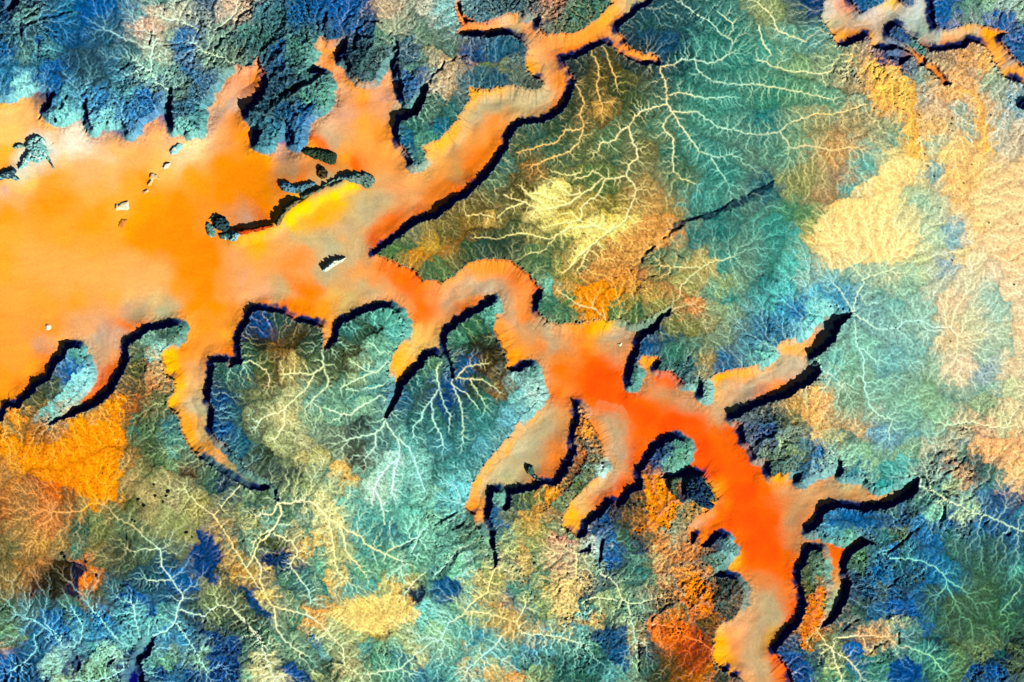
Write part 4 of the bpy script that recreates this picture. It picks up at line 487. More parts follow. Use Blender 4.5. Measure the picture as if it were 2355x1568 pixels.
# ground whose border the photograph shows sharply: colour | strength | outline
ROCKPATCH = '''163848|.8|c1 1350,1568 1400,1500 1460,1455 1520,1435 1600,1420 1700,1375 1800,1325 d1 40,1235 120,1190 125,1225 60,1265 0,1305 c1 1720,1420 1600,1470 1540,1485 1480,1520 1400,1568
f88c14|.5|a2 850,1130 780,1140 700,1200 600,1260 500,1310 430,1380 350,1450 180,1480 100,1420 -30,1300 -60,1568 a3 120,-80 130,60 200,160 330,230 450,270 560,320 640,350 740,350 790,300 800,150 830,0 a2 820,1400 790,1260
e8c878|.68|b3 610,1110 680,1060 760,1010 880,990 920,960 1000,990 1100,900 1130,920 1080,980 1160,980 1230,1030 1270,1120 1230,1180 1150,1180 1050,1230 900,1250 800,1230 700,1180
f4d08c|.7|d1 380,1568 420,1480 480,1430 560,1390 640,1260 700,1210 780,1180 850,1100 900,1060 980,1030 1090,1050 1100,1090 1060,1180 970,1260 930,1400 920,1500 960,1568 d2 1040,60 1050,200 930,260 720,280 620,290 500,330 440,200 390,60
f0b058|.8|d1 700,400 850,420 930,440 960,430 1000,540 1050,530 1070,700 1085,900 1100,1050 1030,1050 1010,800 970,700 880,690 860,620 800,560 780,470
f0b060|.75|d1 1330,580 1440,600 1480,620 1540,680 1530,800 1590,990 1540,980 1490,800 1440,680
f0bc78|.6|d1 1340,820 1400,860 1400,1000 1500,1080 1500,1300 1400,1300 1300,1250 1330,1080 1300,950
102484|.9|a3 1350,530 1400,560 1440,590 1500,680 1510,740 1470,790 1440,840 1465,930 1400,910 1330,860 1290,800 1275,720 1290,670 1340,640
0a1c70|.9|b3 185,730 220,690 250,680 290,725 340,700 395,710 360,770 300,800 215,790
103880|.85|b3 60,930 130,950 200,1040 255,1110 190,1150 110,1090 60,1020
1c4c88|.85|b3 1390,870 1440,870 1530,880 1560,950 1510,1010 1400,990 1340,950
203c54|.8|b3 1180,960 1290,920 1300,960 1280,1060 1230,1020
0c1840|.9|a3 480,790 560,780 580,830 540,900 545,1010 500,1010 440,990 480,900
363010|.85|a3 280,1000 300,880 360,820 400,730 440,720 480,800 470,900 440,1000 290,1030
0a1c90|.9|a3 1390,1340 1450,1340 1500,1440 1500,1568 1400,1568 1390,1440
0c1c80|.9|a3 1535,1255 1600,1260 1605,1310 1550,1320
0c1c70|.85|a3 1560,1340 1610,1380 1600,1480 1540,1470
0a2490|.9|b3 310,1450 400,1440 450,1490 430,1550 340,1530
0a1c88|.85|b3 -20,1250 40,1260 50,1340 40,1450 0,1480 -40,1400
1038a8|.9|a3 980,1090 1060,1070 1080,1110 1020,1145 985,1130
1c50a0|.7|a3 1140,840 1210,880 1290,930 1290,970 1220,970 1150,900
184480|.85|c3 850,1210 930,1190 1000,1200 1080,1170 1100,1300 1060,1430 960,1410 880,1340 835,1270
0c2c90|.9|d3 870,1440 950,1390 1100,1430 1130,1500 1060,1568 870,1568
0c2890|.9|d3 115,1380 200,1340 300,1430 340,1600 250,1600 210,1460
1848a8|.85|d3 550,1350 600,1300 680,1290 690,1380 640,1400 570,1385
1c4890|.6|d3 620,400 750,420 830,430 1000,440 1000,500 800,560 650,550 480,540 450,470
1848a0|.6|d3 760,780 830,750 850,860 800,900 750,870
0c34a0|.6|d3 850,1010 1050,1000 1120,1120 1000,1130 860,1100
1440a0|.8|b1 520,-60 820,-60 840,60 790,120 740,170 690,200 640,100 560,60
1440a0|.7|a1 500,-60 760,-60 780,60 640,140 540,130 480,60
1c3c80|.8|b1 1590,340 1680,310 1690,370 1620,390
1b48a0|.8|a1 350,420 430,440 400,560 330,530
0b2490|.7|a1 220,250 280,230 260,290 220,280
f0e484|.9|c1 540,1260 600,1230 690,1240 700,1300 630,1325 600,1370 560,1400 540,1450 485,1430 500,1370 440,1340 400,1310 470,1290
f0e080|.85|c1 640,1568 700,1490 800,1470 930,1510 1050,1490 1010,1568 c2 900,70 820,160 740,240 700,260 760,170 850,60
d09450|.7|c1 1100,1520 1180,1450 1350,1400 1400,1450 1330,1530 c2 1280,100 1240,180 1160,260 1000,330 860,380 740,340 820,260 960,80 1080,10
f08a1c|.8|c2 700,440 850,420 1000,440 1020,500 950,570 940,630 800,640 800,560 740,520
f08418|.85|c3 1180,190 1290,190 1400,260 1440,380 1400,500 1300,540 1150,550 1130,530 1230,470 1190,340
e87828|.8|c3 1440,880 1560,850 1640,930 1670,1050 1640,1110 1560,1070 1500,1090 1400,1010 1500,980
983c10|.6|c3 1430,1280 1620,1280 1640,1400 1560,1500 1440,1450
e0682c|.8|c3 1240,1190 1400,1190 1480,1250 1560,1290 1500,1310 1400,1250 1260,1240
f07818|.9|d3 400,930 470,930 450,1060 410,1170 350,1270 310,1330 270,1250 330,1120 350,1030
d8b878|.7|c3 590,900 680,880 740,900 740,1080 640,1110 590,1050
c8c488|.7|b3 520,340 560,350 640,450 690,540 650,540 570,440
e0b868|.8|b3 660,70 740,60 790,110 770,190 730,200 690,150
e8b068|.7|d2 340,1090 420,1080 430,1180 400,1300 420,1450 390,1450 350,1280
f0b078|.7|d2 1480,1460 1600,1440 1792,1420 1792,1568 1500,1568
f0b078|.7|d3 1460,-60 1792,-60 1792,60 1700,100 1560,80 1490,40'''
SANDPATCH = '''b8ae88|.8|c1 520,560 575,600 565,670 500,735 350,700 230,720 130,770 40,860 b1 1560,960 1450,1060 1380,1080 1480,940 1580,800 1650,700 c1 60,660 200,630 430,625 500,600
b8ae86|.7|b1 850,1320 1000,1300 1120,1280 990,1420 860,1540 720,1620 600,1650 640,1570 740,1450
b8a888|.75|b2 1380,480 1500,380 1600,360 1700,380 c2 180,430 240,520 320,620 200,560 100,430 b2 1560,430 1460,510
b8b48c|.8|c2 560,1180 600,1260 570,1400 480,1500 c3 300,120 120,280 60,370 100,240 230,60 c2 380,1450 480,1330
b8a680|.8|c2 900,1240 980,1260 1070,1400 1070,1540 c3 1030,150 900,290 810,350 880,240 970,120 c2 980,1480 960,1380
b8aa80|.8|d3 30,950 120,960 170,1060 160,1150 70,1240 30,1350 50,1500 80,1600 -20,1600 -60,1450 -60,1300 0,1150 10,1050
c4bc9c|.75|d2 -60,1060 60,985 150,905 270,880 320,950 320,990 200,1000 100,1040 -20,1130 -120,1250 -160,1300 -180,1200
ff5600|.6|c2 760,960 950,920 1060,1060 1250,1200 1400,1270 1560,1350 1640,1500 c3 1720,120 d3 160,560 200,760 60,800 -60,640 -100,400 c2 1500,1480 1300,1420 1000,1230 800,1200 740,1080
ff8c10|.4|a1 1450,1050 1750,1000 1792,1300 1600,1500 a2 1500,250 1560,500 1300,560 1180,480 1100,250 850,100 a1 900,1450 1250,1350
ffb45c|.5|a2 100,100 700,220 1050,330 1150,460 900,480 500,450 100,350
fff4dc|.8|a1 390,1000 450,900 520,880 580,930 640,990 560,1040 470,1060
dcf0e4|.85|a1 150,960 220,890 320,890 370,990 430,980 430,1070 330,1100 210,1130 130,1190 40,1220 60,1150 130,1060
fff0c0|.7|a1 1210,980 1300,930 1400,930 1330,1000 1220,1060'''
OUTCROPS = [
 ('b2 588,312 620,270 680,240 740,215 765,222 740,245 700,270 650,300 610,320', 20, 'f0d8a8', 'c8e0c8', 'pale cream kidney shaped mesa alone on the sand at the canyon junction', None),
 ('a1 1425,1490 1440,1455 1475,1440 1510,1455 1540,1500 1535,1540 1500,1560 1455,1545 1430,1525', 17, '14222c', '2c4a4c', 'large black rock hill in the middle of the cluster on the open orange sand', 'ragged rock cluster on the open sand'),
 ('a1 1375,1520 1395,1490 1420,1500 1430,1530 1455,1555 1440,1590 1410,1600 1385,1570', 9, 'a8d8c8', '507c70', 'pale aqua broken outcrop on the left side of the black hill', 'ragged rock cluster on the open sand'),
 ('a1 1460,1570 1500,1565 1545,1545 1575,1550 1585,1580 1550,1605 1500,1615 1470,1600', 8, 'b8dcc8', '40605c', 'pale aqua broken outcrop just below the black hill', 'ragged rock cluster on the open sand'),
 ('a1 1395,1470 1420,1440 1445,1430 1435,1455 1410,1480', 7, '283c40', '80a898', 'thin dark outcrop at the upper left of the black hill', 'ragged rock cluster on the open sand'),
 ('a2 1530,95 1560,60 1600,45 1620,60 1600,95 1560,120', 11, '1a2040', '80b0b0', 'small dark rock hill to the right of the black hill cluster', None),
 ('a1 1130,1010 1150,980 1200,955 1225,965 1215,1000 1180,1030 1150,1045', 8, 'e8ffe8', '80c8c0', 'white and aqua outcrop at the top of the broken rock chain', 'broken chain of outcrops on the sand'),
 ('a1 1080,1120 1105,1090 1145,1080 1140,1110 1100,1140', 7, 'fff8e0', 'e8d8b0', 'small white outcrop second from the top of the broken rock chain', 'broken chain of outcrops on the sand'),
 ('a1 985,1240 1000,1200 990,1175 1010,1160 1050,1165 1070,1190 1060,1215 1030,1200 1015,1235 990,1255', 6, 'f0e8b8', 'e8a860', 'hook shaped cream outcrop in the middle of the broken rock chain', 'broken chain of outcrops on the sand'),
 ('a1 945,1290 960,1270 985,1265 1000,1280 970,1300 955,1305', 6, 'd8d0a0', 'c89858', 'low tan outcrop just below the hook shaped one in the rock chain', 'broken chain of outcrops on the sand'),
 ('a1 765,1400 770,1370 830,1350 860,1345 865,1395 850,1415 800,1410 775,1420', 6, 'fff8e8', 'e8c890', 'square white outcrop at the lower end of the broken rock chain', 'broken chain of outcrops on the sand'),
 ('a1 785,1520 790,1490 820,1465 860,1475 850,1500 835,1530 810,1535', 3, 'f09830', 'c87830', 'low orange outcrop below the square white one', 'broken chain of outcrops on the sand'),
 ('a2 290,690 300,665 330,665 345,690 330,712 300,705', 4, 'fff8e0', 'f0e0b0', 'tiny cream white outcrop alone on the smooth orange sand at left', None),
 ('a1 80,985 110,962 150,955 165,985 125,1000 92,1002', 9, 'a8c8b0', '50706a', 'small grey green outcrop just above the white ridge near the left edge', None),
 ('a1 160,985 178,935 230,905 265,905 300,940 312,1000 325,1035 290,1075 240,1100 200,1080 150,1130 112,1140 140,1070 185,1010', 14, 'e8fff0', '70b0a8', 'large white and aqua rock ridge standing in the sand near the left edge', None),
 ('a1 -60,1185 0,1160 40,1135 90,1125 112,1150 95,1175 140,1200 110,1215 50,1195 0,1215 -60,1235', 12, '90b8b0', '284858', 'broken dark and aqua rock ridge touching the left edge of the sand', None),
 ('a1 300,1040 320,1040 335,1080 368,1120 370,1140 355,1140 330,1100 308,1070', 7, '80c8b0', '2a5058', 'thin dark crooked rock rib pointing into the sand beside the white ridge', None),
 ('b1 570,1260 640,1215 700,1180 760,1155 830,1150 900,1155 945,1180 950,1220 920,1265 880,1265 850,1240 790,1225 740,1205 680,1215 620,1250', 12, '4a7c60', '70857c', 'long dark green rock ridge with a rounded east end between two sand arms', None),
 ('b1 300,1240 320,1212 370,1225 430,1240 480,1230 550,1218 560,1235 500,1262 440,1300 380,1295 330,1290', 12, '385848', '5a8898', 'dark flat rock island at the west end of the green ridge', None),
 ('b1 560,1180 560,1130 590,1110 620,1130 640,1160 620,1200 590,1205', 11, '705830', '2a2a20', 'small round dark rock between the two green ridges', None),
 ('b1 450,1020 480,990 560,1000 620,1010 680,1020 700,1060 690,1105 650,1110 600,1085 540,1065 490,1045', 13, '4a5a38', '2a4030', 'dark olive rock ridge with toothed flanks above the green ridge', None),
 ('b1 290,1520 270,1490 310,1430 340,1380 380,1350 430,1330 460,1340 430,1370 380,1410 340,1460 310,1520', 13, '58625a', '7a6a40', 'narrow brown rock ridge lying along the yellow slope', None),
 ('b1 440,1305 500,1275 560,1255 600,1262 560,1300 490,1330 450,1340', 9, 'b08048', '58705a', 'low tan rock ridge between the flat island and the yellow slope', None),
 ('b1 0,1530 60,1530 120,1530 200,1515 270,1500 270,1525 190,1550 100,1570 30,1580', 9, '702c18', 'c04818', 'thin rust red rock rib running up from the dark hill', None),
 ('c3 1350,215 1370,190 1410,185 1425,215 1400,240 1410,280 1420,310 1380,310 1350,260', 14, '2a3c48', '485c40', 'dark round butte among orange patches left of the red sand', None),
 ('c3 1460,300 1470,220 1500,185 1580,178 1600,230 1645,280 1660,310 1630,350 1670,380 1640,410 1580,390 1520,350 1470,330', 18, '3a6458', '1c3458', 'broad dark blue butte standing beside the red orange sand', None),
 ('b3 405,130 420,115 450,130 455,170 480,210 470,230 430,200 410,170', 1, '70a890', '2a4038', 'unused', None),
 ('c3 395,130 420,105 455,120 450,160 480,190 500,220 470,215 430,180 400,165', 14, '90c0a8', '406050', 'small aqua and black butte at the edge of the pale sand bay', None),
 ('c2 1015,800 1050,790 1045,815 1020,825', 5, 'fff8d8', 'e8e0b0', 'tiny white outcrop on the grey sand beside the dark gully mouth', None),
 ('d1 530,290 550,285 560,315 545,318', 6, '283028', 'f0f0d0', 'small black and white rib at the foot of the orange slope, left of a pair', 'paired black ribs'),
 ('d1 565,330 580,315 590,325 575,342', 6, '283028', 'c8a880', 'small black rib at the foot of the orange slope, the right one of a pair', 'paired black ribs'),
 ('d1 1738,720 1750,690 1780,665 1850,650 1850,735 1780,740', 16, '0c1430', '182050', 'black rock block at the right edge of the tan plain', None),
 ('d3 10,1130 20,1120 35,1130 25,1140', 1, '70a890', '2a4038', 'unused', None),
]
OUTCROPS = [o for o in OUTCROPS if o[4] != 'unused']
KNOBS = [
 ('round black buttes on the tan plain at lower left', 'round black rock butte on the tan plain at lower left', 7, '101410', '283020', 7.0,
  'a3 1040,315 1118,320 1095,358 1130,290 970,385 650,855 575,765 435,730 415,705 890,480 905,490 930,340 1033,243 1250,565 1290,595'),
 ('small dark buttes on the orange sand patch', 'small dark rock butte on the orange sand patch at left', 4, '402c18', '604020', 2.6,
  'a2 720,1345 740,1360 735,1385 735,1412 770,1415 690,1490 a3 640,112 655,180 690,165 545,185 520,210 560,220 600,265 535,230 700,90 725,110 710,240 740,210 660,270 580,250 a2 690,1440 675,1475 745,1440'),
 ('black buttes on the pale eastern plain', 'small black rock butte on the pale sandy plain at right', 6, '1c2818', '385040', 3.2,
  'd1 1085,770 1105,790 1140,810 1175,805 1090,860 1095,890 1090,915 1095,960 1100,1000 1125,1040 1105,1075 1310,795 1305,830 1290,870 1310,885 1560,745 1570,775 1700,895 1690,950 1755,908 1525,1090 1440,1110 1400,1130 1355,1270 1385,1230 1310,1310 1185,1445 1230,1395 1620,1310 1690,1320 1480,1485 1560,1495 1750,1510 1150,1120 1165,1170 1190,1190 820,575 855,600 885,590 980,735 860,620 905,520 d2 670,500 668,535 672,580 742,540 738,585 700,690 690,745 672,780 850,712 880,700 930,700 960,705 980,680 600,430 545,455 585,605 300,300 335,1180 310,1280 325,1320 340,1380 1500,135 1440,172 1650,185 1620,155 1725,410 1565,20 1760,130 1310,240 1300,265 1245,310 1300,790 1525,960 1540,990 420,50 445,45 1720,240'),
 ('black buttes on the tan and green bottom plain', 'small black rock butte on the speckled tan and green plain at the bottom', 6, '142018', '304838', 3.6,
  'c3 340,725 370,760 450,725 460,770 545,780 560,800 270,880 360,820 385,860 330,735 780,870 845,880 790,880 940,860 1060,880 1090,910 1060,840 1030,780 1240,965 960,1110 980,1050 910,1110 1050,1160 930,1220 890,1170 830,1250 720,1140 670,1150 570,1360 560,1400 590,1470 240,1480 450,1430 1350,930 1420,905 1370,960 1500,910 1530,940 1490,1040 1440,1050 1380,1185 1220,760 1020,880 250,950 180,1020 b3 920,790 975,830 660,75 1050,1240 910,1210 1010,1240 1150,1240 770,1360 930,1380 890,1020 470,600 440,980 385,970 750,200 250,825 d3 515,1295 1560,1440 590,1180 655,1240 715,1235 400,1400 320,1365'),
]
import bpy, math, heapq, time
import numpy as np
T0 = time.time()
K = 0.1                      # scene units per survey pixel
SP = 2.0                     # spacing of the ground mesh
X0, X1, Y0, Y1 = -160, 3232, -160, 2206
nx = int((X1-X0)/SP)+1; ny = int((Y1-Y0)/SP)+1
gx = X0+SP*np.arange(nx); gy = Y0+SP*np.arange(ny)
GX, GY = np.meshgrid(gx, gy)
GX = GX.astype(np.float32); GY = GY.astype(np.float32)
def log(s): print('[%.1fs] %s' % (time.time()-T0, s))
def lin(h):
    c = np.array([int(h[i:i+2], 16)/255 for i in (0, 2, 4)])
    return np.where(c <= 0.04045, c/12.92, ((c+0.055)/1.055)**2.4)
def bil(F, x, y, x0=X0, y0=Y0, sp=SP):
    fx = np.clip((x-x0)/sp, 0, F.shape[1]-1.001); fy = np.clip((y-y0)/sp, 0, F.shape[0]-1.001)
    ix = fx.astype(np.int32); iy = fy.astype(np.int32); tx = (fx-ix).astype(np.float32); ty = (fy-iy).astype(np.float32)
    if F.ndim == 3: tx = tx[..., None]; ty = ty[..., None]
    return (F[iy, ix]*(1-tx)+F[iy, ix+1]*tx)*(1-ty)+(F[iy+1, ix]*(1-tx)+F[iy+1, ix+1]*tx)*ty
def noise(x, y, scale, seed):
    x = np.asarray(x, np.float32); y = np.asarray(y, np.float32)
    """gradient noise, about -1..1"""
    g = np.random.RandomState(seed); n = 256
    a = g.rand(n, n).astype(np.float32)*2*np.pi; ca, sa = np.cos(a), np.sin(a)
    fx = x/scale+37.3; fy = y/scale+91.7
    ix = np.floor(fx).astype(np.int32); iy = np.floor(fy).astype(np.int32); tx = fx-ix; ty = fy-iy
    ux = tx*tx*tx*(tx*(tx*6-15)+10); uy = ty*ty*ty*(ty*(ty*6-15)+10)
    def d(i, j):
        A = (iy+j) % n; B = (ix+i) % n
        return ca[A, B]*(tx-i)+sa[A, B]*(ty-j)
    return ((d(0,0)*(1-ux)+d(1,0)*ux)*(1-uy)+(d(0,1)*(1-ux)+d(1,1)*ux)*uy)*1.5
def fbm(x, y, scale, seed, octs=4, gain=0.5):
    s = 0; a = 1
    for o in range(octs):
        s = s+a*noise(x, y, scale/(2**o), seed+o); a *= gain
    return s
def blur(F, r):
    r = int(r)
    if r < 1: return F
    for _ in range(2):
        for ax in (0, 1):
            P = np.pad(F, [(r+1, r) if k == ax else (0, 0) for k in range(F.ndim)], mode='edge')
            C = np.cumsum(P, axis=ax, dtype=np.float64)
            if ax == 0: F = ((C[2*r+1:]-C[:-2*r-1])/(2*r+1)).astype(np.float32)
            else: F = ((C[:, 2*r+1:]-C[:, :-2*r-1])/(2*r+1)).astype(np.float32)
    return F
def sstep(a, b, x):
    t = np.clip((x-a)/(b-a), 0, 1); return t*t*(3-2*t)
def inside(poly, xs, ys):
    """even-odd fill on a regular lattice"""
    M = np.zeros((len(ys), len(xs)), bool)
    P = np.array(poly); Q = np.roll(P, -1, 0)
    for j, y in enumerate(ys):
        m = (P[:, 1] <= y) != (Q[:, 1] <= y)
        if not m.any(): continue
        xx = np.sort(P[m, 0]+(y-P[m, 1])/(Q[m, 1]-P[m, 1])*(Q[m, 0]-P[m, 0]))
        c = np.searchsorted(xx, xs); M[j] = (c % 2) == 1
    return M
def rough(poly, amp, seed, step=5.0, closed=True):
    """subdivide a traced line and make it ragged"""
    P = np.array(poly, float); Q = np.roll(P, -1, 0) if closed else P[1:]
    out = []
    for a, b in zip(P, Q):
        n = max(1, int(np.hypot(*(b-a))/step)); 
        for k in range(n): out.append(a+(b-a)*k/n)
    if not closed: out.append(P[-1])
    o = np.array(out); s = o.copy()
    s[1:-1] = (o[:-2]+2*o[1:-1]+o[2:])/4
    s2 = s.copy(); s2[1:-1] = (s[:-2]+2*s[1:-1]+s[2:])/4
    s = s2
    s[:, 0] += amp*fbm(o[:, 0], o[:, 1], 16, seed, 3, .7)
    s[:, 1] += amp*fbm(o[:, 0], o[:, 1], 16, seed+9, 3, .7)
    return s
class Near:
    """distance to a set of lines on the lattice, out to R, and the length along the nearest one"""
    def __init__(s, R, pts=None):
        s.R = R; s.i0 = s.j0 = 0; s.i1 = nx; s.j1 = ny
        if pts is not None:
            lo = np.min(pts, 0)-R; hi = np.max(pts, 0)+R
            s.i0 = int(np.clip((lo[0]-X0)/SP, 0, nx-2)); s.i1 = int(np.clip((hi[0]-X0)/SP+2, s.i0+1, nx))
            s.j0 = int(np.clip((lo[1]-Y0)/SP, 0, ny-2)); s.j1 = int(np.clip((hi[1]-Y0)/SP+2, s.j0+1, ny))
        s.sl = (slice(s.j0, s.j1), slice(s.i0, s.i1)); sh = (s.j1-s.j0, s.i1-s.i0)
        s.D = np.full(sh, R, np.float32); s.A = np.zeros(sh, np.float32); s.W = np.zeros(sh, np.float32)
    def add(s, pts, closed=True, val=None, base=0.0):
        pts = np.asarray(pts, float); Q = np.roll(pts, -1, 0) if closed else pts[1:]
        L = base; tot = max(1.0, float(np.hypot(*(Q-pts[:len(Q)]).T).sum()))
        for a, b in zip(pts, Q):
            d = b-a; l = math.hypot(*d)
            if l < 1e-6: continue
            lo = np.minimum(a, b)-s.R; hi = np.maximum(a, b)+s.R
            i0 = max(s.i0, int((lo[0]-X0)/SP)); i1 = min(s.i1, int((hi[0]-X0)/SP)+2)
            j0 = max(s.j0, int((lo[1]-Y0)/SP)); j1 = min(s.j1, int((hi[1]-Y0)/SP)+2)
            if i0 >= i1 or j0 >= j1: L += l; continue
            x = GX[j0:j1, i0:i1]-a[0]; y = GY[j0:j1, i0:i1]-a[1]
            t = np.clip((x*d[0]+y*d[1])/(l*l), 0, 1)
            r = np.hypot(x-t*d[0], y-t*d[1])
            q = (slice(j0-s.j0, j1-s.j0), slice(i0-s.i0, i1-s.i0)); w = s.D[q]; m = r < w
            w[m] = r[m]; s.A[q][m] = (L+t*l)[m]
            if val is not None: s.W[q][m] = val*(1-0.62*min(1, L/tot))
            L += l
        return L
def ctrl(txt):
    P = []; V = []; t = 'a1'
    for w in txt.split():
        if len(w) == 2: t = w; continue
        p, v = w.split('='); u, q = p.split(',')
        P.append((ORG[t[0]]+float(u)/2.24, ORY[t[1]]+float(q)/2.24)); V.append(lin(v) if len(v) == 6 else [float(v)])
    return np.array(P, np.float32), np.array(V, np.float32)
CS = 8.0
cx = np.arange(X0, X1+CS, CS); cy = np.arange(Y0, Y1+CS, CS)
def field(txt, eps=10.0, p=2.0):
    P, V = ctrl(txt); out = np.zeros((len(cy), len(cx), V.shape[1]), np.float32)
    for j, y in enumerate(cy):
        d2 = (cx[:, None]-P[None, :, 0])**2+(y-P[None, :, 1])**2+eps*eps
        w = d2**(-p); out[j] = (w@V)/w.sum(1, keepdims=True)
    return out if V.shape[1] > 1 else out[..., 0]
def cf(F, x, y): return bil(F, x, y, X0, Y0, CS)

# ------------------------------------------------------------------ valley rims
vals = [VALLEY, VALLEY2]+SLOTS
rims = [rough(v, 4.2, 11+i, 3.5) for i, v in enumerate(vals)]
holes = [rough(v, 2.2, 71+i) for i, v in enumerate(HOLES)]
IN = np.zeros((ny, nx), bool)
for r in rims: IN |= inside(r, gx, gy)
for h in holes: IN &= ~inside(h, gx, gy)
N = Near(90)
L = 0
for r in rims+holes: L = N.add(r, True, None, L+50)
log('rims')
# parts of a rim that lie inside another valley polygon do not count; close enough to ignore
D, A = N.D, N.A
# ------------------------------------------------------------------ drainage of the plateau
FS = 3.0
fx = np.arange(X0, X1+FS, FS); fy = np.arange(Y0, Y1+FS, FS); fnx, fny = len(fx), len(fy)
FX, FY = np.meshgrid(fx, fy); FX = FX.astype(np.float32); FY = FY.astype(np.float32)
RUGf = field(RUG, 30, 1.6)
rugF = cf(RUGf, FX, FY)
inF = bil(IN.astype(np.float32), FX, FY) > 0.5
rs = np.random.RandomState(5)
cost = 0.35+2.6*rs.rand(fny, fnx)**2+1.2*np.clip(fbm(FX, FY, 26, 300, 3, .6)+0.5, 0, 2)
streams = []
for ln in STREAMS:
    w, p = ln.split('|'); streams.append((float(w), S(p)))
def lay(F, pts, v):
    for a, b in zip(pts[:-1], pts[1:]):
        n = int(math.hypot(b[0]-a[0], b[1]-a[1])/1.5)+1
        for k in range(n+1):
            i = int(round((a[0]+(b[0]-a[0])*k/n-X0)/FS)); j = int(round((a[1]+(b[1]-a[1])*k/n-Y0)/FS))
            if 0 <= i < fnx and 0 <= j < fny: F[j, i] = v
streams = [(w, rough(p, 3.2, 500+i, 5, False)) for i, (w, p) in enumerate(streams)]
for w, p in streams: lay(cost, p, 0.08)
dist = np.full(fny*fnx, np.inf); par = np.full(fny*fnx, -1, np.int64)
blocked = inF.ravel(); c = cost.ravel()
heap = []
nb = np.zeros_like(inF)
nb[1:-1, 1:-1] = (inF[:-2, 1:-1] | inF[2:, 1:-1] | inF[1:-1, :-2] | inF[1:-1, 2:]) & ~inF[1:-1, 1:-1]
nb[0] = nb[-1] = True; nb[:, 0] = nb[:, -1] = True
nb &= ~inF
for k in np.flatnonzero(nb.ravel()):
    j, i = divmod(k, fnx)
    heads = c[k] < 0.1
    d0 = 0.0 if heads else (14-1.3*rugF[j, i])*4+10*rs.rand()
    dist[k] = d0; heap.append((d0, int(k)))
heapq.heapify(heap)
cl = c.tolist(); dl = dist.tolist(); pl = par.tolist(); bl = blocked.tolist(); order = []; done = bytearray(fny*fnx)
R2 = math.sqrt(2); offs = [(-1, 1), (1, 1), (-fnx, 1), (fnx, 1), (-fnx-1, R2), (-fnx+1, R2), (fnx-1, R2), (fnx+1, R2)]
pop, push = heapq.heappop, heapq.heappush; NN = fny*fnx
while heap:
    d, k = pop(heap)
    if done[k]: continue
    done[k] = 1; order.append(k)
    col = k % fnx
    if col == 0 or col == fnx-1: edge = True
    else: edge = False
    for o, l in offs:
        q = k+o
        if q < 0 or q >= NN or done[q] or bl[q]: continue
        if edge and abs(q % fnx-col) > 1: continue
        nd = d+l*cl[q]
        if nd < dl[q]: dl[q] = nd; pl[q] = k; push(heap, (nd, q))
area = [1.0]*NN
anc = np.array(pl, np.int64); anc[anc < 0] = np.flatnonzero(anc < 0)
anc = anc[anc]; anc = anc[anc]; anc = anc[anc]; anc = anc[np.array([p if p >= 0 else k for k, p in enumerate(pl)])]     # nine steps down each wash
for k in reversed(order):
    p = pl[k]
    if p >= 0: area[p] += area[k]
zz = [0.0]*NN
for k in order:
    p = pl[k]
    if p >= 0: zz[k] = zz[p]+1.0/(area[k]**0.45)
area = np.array(area, np.float32).reshape(fny, fnx); zz = np.array(zz, np.float32).reshape(fny, fnx)
log('drainage')
zl = zz-blur(zz, 9)
zl = np.clip(zl, -2.5, 3.5)
# washes seen from above: bright thread where enough ground drains through
la = np.log(area)
thr = 2.6+0*la
wash = np.clip((la-1.5)/3.0, 0, 1)*(~inF)
wash2 = np.clip((la-5.0)/2.0, 0, 1)*(~inF)
wash2 = np.maximum(wash2, 0.9*blur(wash2, 1)*1.4).clip(0, 1)
# domain warp hides the lattice of the drainage grid
wx = GX+2.2*noise(GX, GY, 13, 40)+2.0*noise(GX, GY, 30, 41); wy = GY+2.2*noise(GX, GY, 13, 42)+2.0*noise(GX, GY, 30, 43)
def samp(F): return bil(F, wx, wy, X0, Y0, FS)
AX = samp((X0+FS*(anc % fnx)).reshape(fny, fnx).astype(np.float32)-FX); AY = samp((Y0+FS*(anc//fnx)).reshape(fny, fnx).astype(np.float32)-FY)
ZL = samp(blur(zl, 1)*0.5+zl*0.5); WA = samp(wash); WB = samp(wash2)
del zl, zz, area, la
# ------------------------------------------------------------------ height
lumc = blur(cf(field(ROCK, 30, 1.5), GX, GY).mean(-1), 6)
rug = (1-0.55*np.clip(lumc*2.2, 0, 1))*cf(RUGf, GX+18*noise(GX, GY, 50, 60), GY+18*noise(GX, GY, 50, 61))/10
BAREf = field(BARE, 12, 2)/10; DEEPf = field(DEEP, 40, 2)
bare = cf(BAREf, GX, GY)
flute = fbm(A, A*0+3, 14, 80, 4, .75)                       # gullies down the walls, by length along the rim
dj = np.maximum(D+flute*np.clip(D*0.45, 0, 7.0), 0)
deep = cf(DEEPf, GX, GY)*(0.93+0.24*noise(GX, GY, 70, 86)*(1-sstep(30, 80, D)))
cliff = sstep(0, 7, dj); talus = 1-np.exp(-dj/17.0)
dj2 = np.maximum(D+5*noise(GX, GY, 26, 85)+flute*3.5, 0)
ramp = 52+16*noise(GX, GY, 45, 87); rt = np.clip(dj/ramp, 0, 1); sandwall = 0.52*cliff+0.48*(1-(1-rt)**1.35)
rockwall = 0.30*sstep(0, 6, dj)+0.70*sstep(0, 24, dj2)
drop = sandwall*(1-bare)+rockwall*bare
fine = fbm(GX, GY, 12, 90, 3, .6)
mid = fbm(GX, GY, 60, 95, 4, .55)
ridge = 1-2*np.abs(fbm(GX, GY, 34, 98, 3, .55)).clip(0, .5)
edge_fade = sstep(0, 26, D)
plate = (0.35+6.5*rug**2.0)*ZL*1.0+rug**2*(2.5*mid+1.3*fine)+0.22*fine
